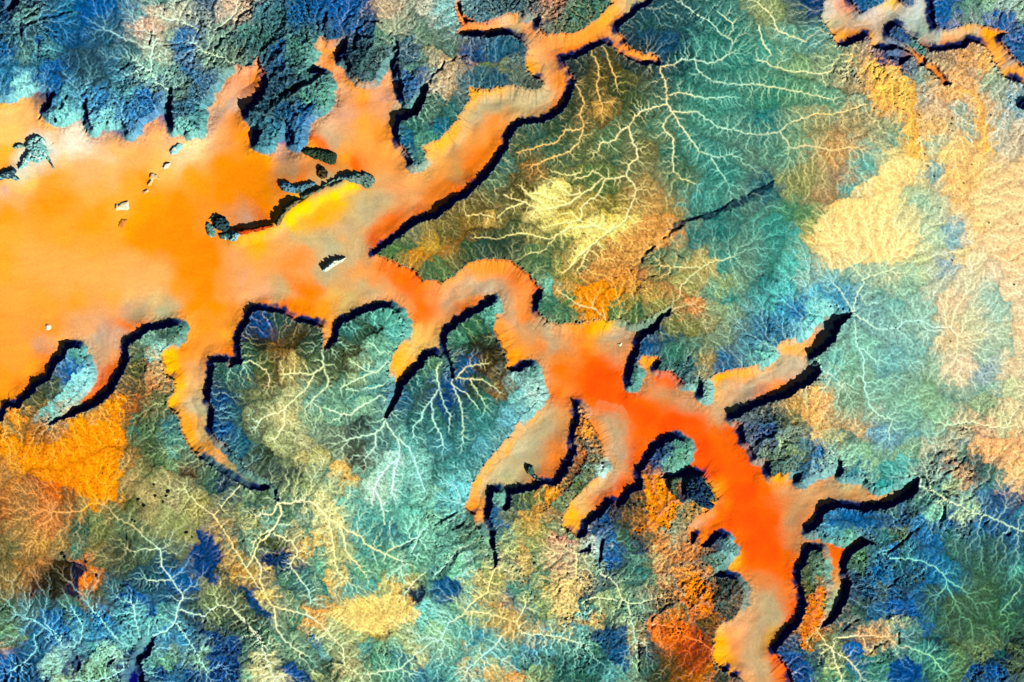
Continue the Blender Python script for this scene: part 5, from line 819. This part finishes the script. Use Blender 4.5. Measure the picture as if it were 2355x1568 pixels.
# rocky knobs scattered on the worn tops
kn = fbm(GX, GY, 9, 110, 3, .5); kgate = sstep(0.38, .75, rug+0.3*mid)
kmask = sstep(0.50, .62, kn)*kgate; plate += kmask*4.0
pit = sstep(0.46, .60, -kn)*kgate; plate -= pit*5.0
plate = plate*(0.35+0.65*edge_fade)+(5.0*flute+2.0*fine)*np.exp(-(D/8)**2)*(~IN)
for w, p in streams:
    pass
NS = Near(60)
for w, p in streams: NS.add(p, False, w)
strm = np.clip(1-(NS.D-NS.W*0.20-1.0*noise(GX, GY, 6, 130)-1.2*noise(GX, GY, 22, 131))/2.0, 0, 1)*(NS.D < 13)*(~IN)
near = np.exp(-(NS.D/28)**1.5)*(NS.D < 59)
plate -= 1.6*strm*(0.5+rug)
NC = Near(40); CW = []
CD = np.zeros((ny, nx), np.float32)
for i, ln in enumerate(CLEFTS):
    a, p = ln.split('|'); w, dp = [float(v) for v in a.split()]
    q = rough(S(p), 4.0, 700+i, 5, False)
    one = Near(w*0.9+6, q); gxs, gys = GX[one.sl], GY[one.sl]
    one.add(q, False)
    n_ = len(q); tot = one.A.max()+1e-3
    ww = w*(0.55+0.45*np.sin(np.clip(one.A/tot, 0.03, .97)*np.pi))*(1+0.35*noise(gxs, gys, 22, 720))
    CD[one.sl] = np.maximum(CD[one.sl], dp*(0.62+0.7*noise(gxs, gys, 16, 722)).clip(.15, 1)*(1-sstep(0.10, 0.55, one.D/np.maximum(ww, 1)))*(one.D < one.R-0.1))
log('clefts')
plate = plate-CD*(~IN)
dune = (0.45*fbm(GX*1.0+0.6*GY, GY*2.2-0.5*GX, 70, 140, 3, .5)+0.05*fine)*sstep(8, 40, D)
wallrough = (1.7*fine+1.0*flute)*(dj > 1)*(1-sstep(20, 60, D))*(0.25+0.75*bare)
# a broad bank of sand leaning on the rock ridge between the two northern arms
NB = Near(70); rl = rough(S('b1 -60,1600 60,1555 150,1535 280,1505 380,1400 480,1345 560,1290 700,1235 800,1195 900,1210'), 4, 640, 6, False)
NB.add(rl, False)
dbx = bil(NB.D, GX+3, GY+3)-bil(NB.D, GX-3, GY-3)                 # grows towards the south-east on the far side
tl = NB.A/max(1.0, float(NB.A.max())); endf = sstep(0, .08, tl)*(1-sstep(.86, 1, tl))
bank = 12*np.where(dbx > 0, 1-sstep(2, 46+8*noise(GX, GY, 30, 641), NB.D), 1-sstep(0, 16+5*noise(GX, GY, 14, 642), NB.D))*endf
Z = np.where(IN, bank-np.maximum(deep*drop, CD)+dune+wallrough, plate).astype(np.float32)
# outer ground falls back to level so the far sheet joins on
log('heights')
# ------------------------------------------------------------------ colour
def paint(lines, feather):
    L_ = np.zeros((ny, nx, 4), np.float32)
    for ln in lines.strip().split('\n'):
        c_, a_, p_ = ln.split('|'); q_ = np.array(S(p_)); mg = feather*8+8
        i0, j0 = [int(max(0, (q_[:, k_].min()-mg-o_)/SP)) for k_, o_ in ((0, X0), (1, Y0))]; i1 = int(min(nx, (q_[:, 0].max()+mg-X0)/SP)); j1 = int(min(ny, (q_[:, 1].max()+mg-Y0)/SP))
        m_ = blur(inside(q_, gx[i0:i1], gy[j0:j1]).astype(np.float32), feather)*float(a_); V_ = L_[j0:j1, i0:i1]
        V_[..., :3] += (lin(c_).astype(np.float32)-V_[..., :3])*np.where(m_ > 0, np.maximum(m_, (V_[..., 3] < .02)), 0)[..., None]
        V_[..., 3] = np.maximum(V_[..., 3], m_)
    return L_
fern = cf(field(FERN, 60, 1.7), GX, GY)/5
rw = 1+0.4*rug; rx = GX+rw*(13*noise(GX, GY, 30, 160)+11*noise(GX, GY, 14, 161))+4*noise(GX, GY, 5, 164); ry = GY+rw*(13*noise(GX, GY, 30, 162)+11*noise(GX, GY, 14, 163))+4*noise(GX, GY, 5, 165)
RF = field(ROCK, 13, 1.8); SF = field(SAND, 17, 1.8); WF = field(WASH, 30, 2)
rx = rx+0.7*AX; ry = ry+0.7*AY
rock = cf(RF, rx, ry)
lay_ = bil(paint(ROCKPATCH, 1), GX+0.45*(rx-GX), GY+0.45*(ry-GY)); rock += (lay_[..., :3]-rock)*lay_[..., 3:]
sand = cf(SF, GX+22*noise(GX, GY, 75, 170)+5*noise(GX, GY, 14, 172), GY+22*noise(GX, GY, 75, 171)+5*noise(GX, GY, 14, 173)); washc = cf(WF, rx, ry)
g4 = fbm(GX*0.75+GY*0.66, (GY*0.75-GX*0.66)*1.8, 7, 240, 2, .8)
g1 = fbm(GX, GY, 22, 180, 4, .65); g2 = fbm(GX, GY, 9, 190, 3, .7); g3 = rs.rand(ny, nx).astype(np.float32)-0.5
lay_ = bil(paint(SANDPATCH, 9), GX+16*noise(GX, GY, 60, 176)+5*noise(GX, GY, 14, 172), GY+16*noise(GX, GY, 60, 177)+5*noise(GX, GY, 14, 173)); sand += (lay_[..., :3]-sand)*lay_[..., 3:]; del lay_
lum = rock.mean(-1, keepdims=True); rock = np.clip(lum+(rock-lum)*1.08, 0.002, 1)*0.98
rock[..., 1] += 0.22*np.clip(rock[..., 2]-rock[..., 1]*1.3, 0, 1)
# mineral mottling: iron-blue, green and pale crusts, strongest on broken ground
m = (0.35+0.65*rug)[..., None]
blue = np.array([0.006, 0.065, 0.24], np.float32); green = np.array([0.12, 0.22, 0.10], np.float32)
tx = np.clip(0.45+0.45*fern+.2*rug, .4, 1)[..., None]
rock = rock*1.06*(1+tx*(0.34*m*g1[..., None]+0.28*g2[..., None]+0.26*g4[..., None]+0.30*g3[..., None]))
bl_ = np.clip(g4*0.9-0.25, 0, .55)[..., None]*m*np.clip(1.6-lum*5, 0, 1); rock = rock*(1-bl_)+blue*bl_
gr_ = np.clip(-g1*0.6-0.3, 0, .4)[..., None]*m*np.clip(1.3-lum*4, 0, 1); rock = rock*(1-gr_)+(green*0.5+rock*.9)*gr_
# pale silt in the washes, dark varnish on the interfluves
calm = (1-0.15*rug)*fern
wa = (WA**1.15*(0.42*calm+0.60*near*np.minimum(1, .35+.65*fern))*(0.5+0.5*sstep(-.6, .5, mid))).clip(0, .85)[..., None]; wb = (WB*(0.24*calm+.14*near))[..., None]
hi = np.clip(ZL, 0, 2)[..., None]*0.10*(1-rug[..., None])
pale = (0.50*sstep(.25, 1.5, ZL+.5*g2)*sstep(.35, .8, rug))[..., None]; rock = rock*(1+0.25*rug[..., None])
rock = rock*(1-pale)+(rock*0.6+np.array([.16, .33, .31], np.float32))*pale
rock = rock*(1-hi)*(1+0.50*(WA-0.16)[..., None])*(1-0.36*rug[..., None])
rock = rock*(1-wa)+(washc*0.68+rock*0.5)*wa
rock = rock*(1-wb)+washc*wb
st = (strm*(0.36+0.45*g2+0.25*noise(GX, GY, 30, 132)))[..., None].clip(0, 1)
rock = rock*(1-st)+washc*st
rock = np.clip(rock+0.4*(rock-blur(rock, 2)), 0.002, 1.1)
lr = rock.mean(-1, keepdims=True); rock = rock*(np.clip(lr/0.17, .25, 2.2)**(0.42*rug[..., None]+0.20))
# pale rim of bare bedrock along the canyon edge
rimb = (np.exp(-(D/3.2)**2)*0.30*(~IN)*sstep(-.3, .3, noise(GX, GY, 40, 210)))[..., None]
rock = rock*(1-rimb)+np.array([0.34, 0.52, 0.50], np.float32)*rimb
# shade painted into the colour: navy on walls turned away from the sun
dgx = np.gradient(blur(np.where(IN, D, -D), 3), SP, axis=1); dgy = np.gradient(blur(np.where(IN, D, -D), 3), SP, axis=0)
wall_shade = sstep(-0.05, 0.5, -(dgx*0.68+dgy*0.73))*(1-sstep(16, 27, dj2-6*noise(GX, GY, 12, 230)))*IN
wl = (sstep(.15, .6, bare)*(1-sstep(18, 26, dj2+3*g2)))[..., None]
wallc = cf(RF, GX, GY)*0.70+np.array([0.12, 0.32, 0.29], np.float32)*0.45
wallc = wallc*(1+0.35*g2[..., None]+0.30*flute[..., None])
streak = fbm(A*0.35+0.3*GX, np.where(D < 88, D*1.1, 0)+GY*0.35, 16, 220, 3, .6)
sat = 1-sand.min(-1)/np.maximum(sand.max(-1), .01)
silt = (0.42*(1-sstep(.62, .9, sat))*sstep(.25, .9, streak)*sstep(12, 40, D)*(D < 88)*sstep(-.5, .3, noise(GX, GY, 120, 235)))[..., None]
sand = sand*(1-silt)+(sand*.4+np.array([.33, .27, .17], np.float32))*silt
sm = sand.mean(-1, keepdims=True); sand = np.clip(sm+(sand-sm)*1.03, 0.003, 1)*np.array([1, .97, .92], np.float32)
sand = sand*(1+(0.03+0.10*(1-sstep(.6, .95, sat)))[..., None]*streak[..., None]+0.04*g2[..., None]+0.055*g4[..., None]+0.18*g3[..., None])
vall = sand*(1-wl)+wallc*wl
rub = ((1-sstep(3, 9, dj))*(1-bare)*0.7*(1-wall_shade))[..., None]
vall = vall*(1-wall_shade[..., None])+np.array([0.008, 0.02, 0.12], np.float32)*wall_shade[..., None]  # navy of the painted wall shade
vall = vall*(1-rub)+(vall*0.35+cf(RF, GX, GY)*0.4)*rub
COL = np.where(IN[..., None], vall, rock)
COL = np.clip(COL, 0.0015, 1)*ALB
log('colours')

# ------------------------------------------------------------------ materials
def ground_mat(name, grain, bump, hue):
    m = bpy.data.materials.new(name); m.use_nodes = True; nt = m.node_tree; n = nt.nodes; l = nt.links
    b = n['Principled BSDF']; b.inputs['Roughness'].default_value = 1.0; b.inputs['Specular IOR Level'].default_value = 0.0
    at = n.new('ShaderNodeAttribute'); at.attribute_name = 'mineral'
    tc = n.new('ShaderNodeTexCoord')
    n1 = n.new('ShaderNodeTexNoise'); n1.inputs['Scale'].default_value = grain; n1.inputs['Detail'].default_value = 6; n1.inputs['Roughness'].default_value = .7
    l.new(tc.outputs['Object'], n1.inputs['Vector'])
    mr = n.new('ShaderNodeMapRange'); mr.inputs['From Min'].default_value = .3; mr.inputs['From Max'].default_value = .7
    mr.inputs['To Min'].default_value = 1-hue; mr.inputs['To Max'].default_value = 1+hue
    l.new(n1.outputs['Fac'], mr.inputs['Value'])
    mx = n.new('ShaderNodeVectorMath'); mx.operation = 'SCALE'
    l.new(at.outputs['Color'], mx.inputs[0]); l.new(mr.outputs['Result'], mx.inputs['Scale'])
    l.new(mx.outputs[0], b.inputs['Base Color'])
    bp = n.new('ShaderNodeBump'); bp.inputs['Strength'].default_value = bump; bp.inputs['Distance'].default_value = 0.25
    l.new(n1.outputs['Fac'], bp.inputs['Height']); l.new(bp.outputs['Normal'], b.inputs['Normal'])
    return m
M_SAND = ground_mat('wind_blown_sand', 9.0, 0.25, 0.05)
M_ROCK = ground_mat('weathered_sandstone', 5.0, 0.9, 0.22)
M_BUTTE = ground_mat('bare_rock', 2.0, 0.3, 0.15)
M_SILT = ground_mat('pale_silt', 7.0, 0.4, 0.10)
C = bpy.context.scene.collection

# ------------------------------------------------------------------ the ground, cut along real borders
# vertex normals of the whole sheet keep the seams invisible
zx = np.gradient(Z, SP, axis=1); zy = np.gradient(Z, SP, axis=0)
NRM = np.stack([-zx, zy, np.ones_like(Z)], -1); NRM /= np.linalg.norm(NRM, axis=-1, keepdims=True)
CXm = 1536.0; CYm = 1023.0
VX = (GX-CXm)*K; VY = (CYm-GY)*K; VZ = Z*K
def sheet(name, fmask, mat, label, **props):
    j, i = np.nonzero(fmask)
    if len(j) == 0: return None
    a = j*nx+i
    quads = np.stack([a, a+nx, a+nx+1, a+1], 1)          # faces look up
    used, inv = np.unique(quads, return_inverse=True); inv = inv.reshape(-1, 4)
    me = bpy.data.meshes.new(name)
    me.vertices.add(len(used)); me.loops.add(inv.size); me.polygons.add(len(inv))
    co = np.stack([VX.ravel()[used], VY.ravel()[used], VZ.ravel()[used]], 1).astype(np.float32)
    me.vertices.foreach_set('co', co.ravel())
    me.loops.foreach_set('vertex_index', inv.ravel().astype(np.int32))
    me.polygons.foreach_set('loop_start', np.arange(0, inv.size, 4, dtype=np.int32))
    me.polygons.foreach_set('use_smooth', np.ones(len(inv), bool))
    me.update(calc_edges=True)
    ca = me.color_attributes.new('mineral', 'FLOAT_COLOR', 'POINT')
    cc = np.ones((len(used), 4), np.float32); cc[:, :3] = COL.reshape(-1, 3)[used]
    ca.data.foreach_set('color', cc.ravel())
    me.materials.append(mat)
    me.normals_split_custom_set_from_vertices(NRM.reshape(-1, 3)[used])
    o = bpy.data.objects.new(name, me); C.objects.link(o)
    o['kind'] = 'structure'; o['label'] = label
    for k_, v in props.items(): o[k_] = v
    return o
def fm(M): return M[:-1, :-1]
INf = fm(IN)
# split valley into its pieces, rock tops into regions (cut along the canyons)
east_v = fm(inside(rims[1], gx, gy)) & INf
hol = np.zeros((ny, nx), bool)
for h in holes: hol |= inside(h, gx, gy)
stf = fm(strm > 0.55) & ~INf
lens = fm(inside(S('b3 620,1110 760,1010 880,985 1000,990 1160,980 1230,1030 1270,1110 1200,1200 1100,1290 900,1290 760,1200 660,1160'), gx, gy)) & ~INf & ~stf
flat = fm(inside(S('d1 380,1568 420,1480 560,1390 640,1260 780,1180 900,1060 1030,1040 1090,1080 1060,1200 960,1280 920,1450 1000,1560 d2 1050,80 1060,200 930,270 720,280 620,290 500,290 430,150 390,50'), gx, gy)) & ~INf & ~stf
osand = fm(inside(S('a3 -30,-60 120,-80 250,20 330,-100 760,-350 800,-150 830,0 780,330 640,360 560,340 440,330 330,260 100,100'), gx, gy)) & ~INf & ~stf
rest = ~INf & ~stf & ~lens & ~flat & ~osand
sheet('sand_valley', INf & ~east_v, M_SAND, 'orange sand floor and walls of the great branching canyon')
sheet('sand_valley', east_v, M_SAND, 'pale grey and orange sand floor of the winding canyon in the top right corner')
sheet('dry_riverbed', stf, M_SILT, 'pale branching dry stream beds threading the blue green plateau')
sheet('sand_sheet', lens, M_SILT, 'oval yellow sand sheet with feathered edges among the teal hills near the bottom')
sheet('sand_sheet', flat, M_SILT, 'large pale yellow sand sheet on the eastern plain')
sheet('sand_sheet', osand, M_SILT, 'bright orange sand patch on the plateau at the left edge')
tx_, ty_ = GX[:-1, :-1], GY[:-1, :-1]
sheet('plateau', rest & ~fm(hol), M_ROCK, 'blue, green and tan rocky plateau cut by the canyon')
sheet('rock_spur', rest & fm(hol), M_ROCK, 'teardrop shaped blue rock spur standing in the pale winding canyon')
log('sheets')
# the land beyond the survey, down to the horizon
me = bpy.data.meshes.new('desert_plain')
x0, x1, y1, y0 = VX[0, 0], VX[0, -1], VY[0, 0], VY[-1, 0]
FAR = 9000.0
oi = [(x0, y0), (x1, y0), (x1, y1), (x0, y1)]; oo = [(-FAR, -FAR), (FAR, -FAR), (FAR, FAR), (-FAR, FAR)]
zb = -0.35
inner = [(a+(.3 if a < 0 else -.3), b+(.3 if b < 0 else -.3)) for a, b in oi]
me.from_pydata([(a, b, zb) for a, b in inner]+[(a, b, zb) for a, b in oo]+[(a, b, -7) for a, b in inner], [], [(k_, (k_+1) % 4, 4+(k_+1) % 4, 4+k_)[::-1] for k_ in range(4)]+[(k_, (k_+1) % 4, 8+(k_+1) % 4, 8+k_) for k_ in range(4)])
me.update()
if me.polygons[0].normal.z < 0: me.flip_normals()
mo = bpy.data.materials.new('far_desert'); mo.use_nodes = True
nb_ = mo.node_tree.nodes; bs = nb_['Principled BSDF']; bs.inputs['Roughness'].default_value = 1; bs.inputs['Specular IOR Level'].default_value = 0
nz = nb_.new('ShaderNodeTexNoise'); nz.inputs['Scale'].default_value = .045; nz.inputs['Detail'].default_value = 15; nz.inputs['Roughness'].default_value = .72; nz.inputs['Distortion'].default_value = 1.2
tcx = nb_.new('ShaderNodeTexCoord'); mo.node_tree.links.new(tcx.outputs['Object'], nz.inputs['Vector'])
cr = nb_.new('ShaderNodeValToRGB'); cr.color_ramp.elements[0].position = .35; cr.color_ramp.elements[1].position = .65
cr.color_ramp.elements[0].color = (.01, .06, .2, 1); cr.color_ramp.elements[1].color = (.5, .36, .18, 1)
for p_, c_ in ((.45, (.06, .24, .2, 1)), (.53, (.18, .38, .26, 1))): e_ = cr.color_ramp.elements.new(p_); e_.color = c_
bm_ = nb_.new('ShaderNodeBump'); bm_.inputs['Distance'].default_value = 1.5; mo.node_tree.links.new(nz.outputs['Fac'], bm_.inputs['Height']); mo.node_tree.links.new(bm_.outputs['Normal'], bs.inputs['Normal'])
mo.node_tree.links.new(nz.outputs['Fac'], cr.inputs['Fac']); mo.node_tree.links.new(cr.outputs['Color'], bs.inputs['Base Color'])
me.materials.append(mo)
o = bpy.data.objects.new('desert_plain', me); C.objects.link(o); o['kind'] = 'structure'

# ------------------------------------------------------------------ rock outcrops: things standing on the sand
def outcrop(poly, H, top, label, group=None, seed=0, name='rock_outcrop', cat='rock outcrop', knob=0.2, wall=5.0, side=None):
    P = rough(poly, 2.6, 900+seed, 3.0); s = 1.5
    lo = P.min(0)-s*4; hi = P.max(0)+s*4
    xs = np.arange(lo[0], hi[0]+s, s); ys = np.arange(lo[1], hi[1]+s, s)
    X, Y = np.meshgrid(xs, ys); M = inside(P, xs, ys); Dd = np.full(X.shape, 1e9)
    Q = np.roll(P, -1, 0)
    for a, b in zip(P, Q):
        d = b-a; l2 = max((d**2).sum(), 1e-9); t = np.clip(((X-a[0])*d[0]+(Y-a[1])*d[1])/l2, 0, 1)
        Dd = np.minimum(Dd, np.hypot(X-a[0]-t*d[0], Y-a[1]-t*d[1]))
    sd = np.where(M, Dd, -Dd)
    base = bil(Z, X, Y)
    f1 = 0.7-1.6*np.abs(fbm(X*0.8+Y*0.6, (Y*0.8-X*0.6)*1.8, 22, 930+seed, 3, .5)); f2 = fbm(X, Y, 9, 950+seed, 3, .7)
    prof = sstep(-1.0, wall, sd+2.2*f2)
    dome = np.clip(sd/max(8.0, 0.8*float(sd.max())), 0, 1)**.7
    h = prof*H*(0.45+0.5*dome+(knob+.25*(H > 10))*f1)+0.35*f2*prof
    h = np.where(sd < 0.3, -2.0, h)
    keep = sd > -s*1.6
    kf = keep[:-1, :-1] & keep[1:, :-1] & keep[:-1, 1:] & keep[1:, 1:]
    j, i = np.nonzero(kf); w = X.shape[1]; a = j*w+i
    q = np.stack([a, a+w, a+w+1, a+1], 1); used, inv = np.unique(q, return_inverse=True); inv = inv.reshape(-1, 4)
    ctr = P.mean(0); zc = float(bil(Z, np.array([ctr[0]]), np.array([ctr[1]]))[0])
    hh = base.ravel()[used]+h.ravel()[used]-zc
    vs = np.stack([(X.ravel()[used]-ctr[0])*K, (ctr[1]-Y.ravel()[used])*K, hh*K], 1)
    c1 = lin(top); c2 = lin(side or top)
    mixv = np.clip(0.5+2.0*f1, 0, 1).ravel()[used][:, None]
    cc = np.ones((len(used), 4), np.float32); cc[:, :3] = np.clip((c1*(1-mixv)+c2*mixv)*(1+0.30*f1.ravel()[used][:, None])*ALB, .002, 1)
    gyy, gxx = np.gradient(base+h, s); nn = np.stack([-gxx, gyy, np.ones_like(gxx)], -1); nn /= np.linalg.norm(nn, axis=-1, keepdims=True); nn = nn.reshape(-1, 3)[used]
    def piece(nm, sel):
        u2, f2_ = np.unique(inv[sel], return_inverse=True); f2_ = f2_.reshape(-1, 4)
        me = bpy.data.meshes.new(nm); me.from_pydata(vs[u2].tolist(), [], f2_.tolist()); me.update()
        me.polygons.foreach_set('use_smooth', np.ones(len(me.polygons), bool))
        ca = me.color_attributes.new('mineral', 'FLOAT_COLOR', 'POINT'); ca.data.foreach_set('color', cc[u2].ravel())
        me.materials.append(M_BUTTE); me.normals_split_custom_set_from_vertices(nn[u2])
        o_ = bpy.data.objects.new(nm, me); C.objects.link(o_); return o_
    topf = (sd.ravel()[used][inv].mean(1) > wall*0.85)
    if H >= 9 and topf.sum() > 25 and (~topf).sum() > 25:
        o = bpy.data.objects.new(name, None); C.objects.link(o)
        for nm, sel in (('summit', topf), ('cliff', ~topf)):
            pc = piece(nm, sel); pc.parent = o
    else: o = piece(name, np.ones(len(inv), bool))
    o.location = ((ctr[0]-CXm)*K, (CYm-ctr[1])*K, zc*K)
    o['label'] = label; o['category'] = cat
    if group: o['group'] = group
    return o
for q, (poly, H, top, side, label, grp) in enumerate(OUTCROPS):
    outcrop(S(poly), H, top, label, grp, q, side=side)
log('outcrops')
def blob(x, y, rx_, ry_, ang, seed):
    r = np.random.RandomState(seed); out = []
    for k_ in range(9):
        t = k_/9*2*math.pi; rr = 0.75+0.4*r.rand()
        u, v = rx_*rr*math.cos(t), ry_*rr*math.sin(t)
        out.append((x+u*math.cos(ang)-v*math.sin(ang), y+u*math.sin(ang)+v*math.cos(ang)))
    return out
for gi, (grp, lab, H, top, side, size, txt) in enumerate(KNOBS):
    for q, (x, y) in enumerate(S(txt)):
        r = np.random.RandomState(1000+gi*100+q); s_ = size*(0.7+0.6*r.rand())
        outcrop(blob(x, y, s_, s_*(0.55+.4*r.rand()), -0.8+r.rand()*.8, 2000+gi*100+q), H*(0.7+.6*r.rand()), top, lab, grp, 100+gi*50+q, name='small_butte', cat='small butte', wall=3.0, side=side)
log('knobs')

# ------------------------------------------------------------------ sun, sky, camera
EL, AZ = math.radians(SUN_EL), math.radians(SUN_AZ)           # azimuth: compass, picture top = north
dirv = (math.sin(AZ)*math.cos(EL), math.cos(AZ)*math.cos(EL), math.sin(EL))
from mathutils import Vector
sd_ = bpy.data.lights.new('sun', 'SUN'); sd_.energy = 5.0; sd_.angle = math.radians(.5); sd_.color = (1.0, .97, .92)
so = bpy.data.objects.new('sun', sd_); C.objects.link(so); so.rotation_euler = Vector(dirv).to_track_quat('Z', 'Y').to_euler(); so.location = (dirv[0]*300, dirv[1]*300, dirv[2]*300)
bpy.context.scene.cycles.max_bounces = 2; bpy.context.scene.cycles.diffuse_bounces = 0
w = bpy.data.worlds.new('World'); bpy.context.scene.world = w; w.use_nodes = True
bg = w.node_tree.nodes['Background']; bg.inputs['Strength'].default_value = SKY
sk = w.node_tree.nodes.new('ShaderNodeTexSky'); sk.sky_type = 'NISHITA'; sk.sun_disc = False; sk.altitude = 6000; sk.dust_density = 0.3; sk.sun_elevation = EL; sk.sun_rotation = AZ
w.node_tree.links.new(sk.outputs['Color'], bg.inputs['Color'])
cam = bpy.data.cameras.new('camera'); co_ = bpy.data.objects.new('camera', cam); C.objects.link(co_)
HH = 1400.0; co_.location = (0, 0, HH)
cam.sensor_width = 36; cam.lens = 36*HH/(3072*K); cam.clip_start = 1; cam.clip_end = 40000
bpy.context.scene.camera = co_
vs_ = bpy.context.scene.view_settings; vs_.view_transform = 'Standard'; vs_.look = 'None'; vs_.exposure = EXPO; vs_.gamma = 1
log('done')
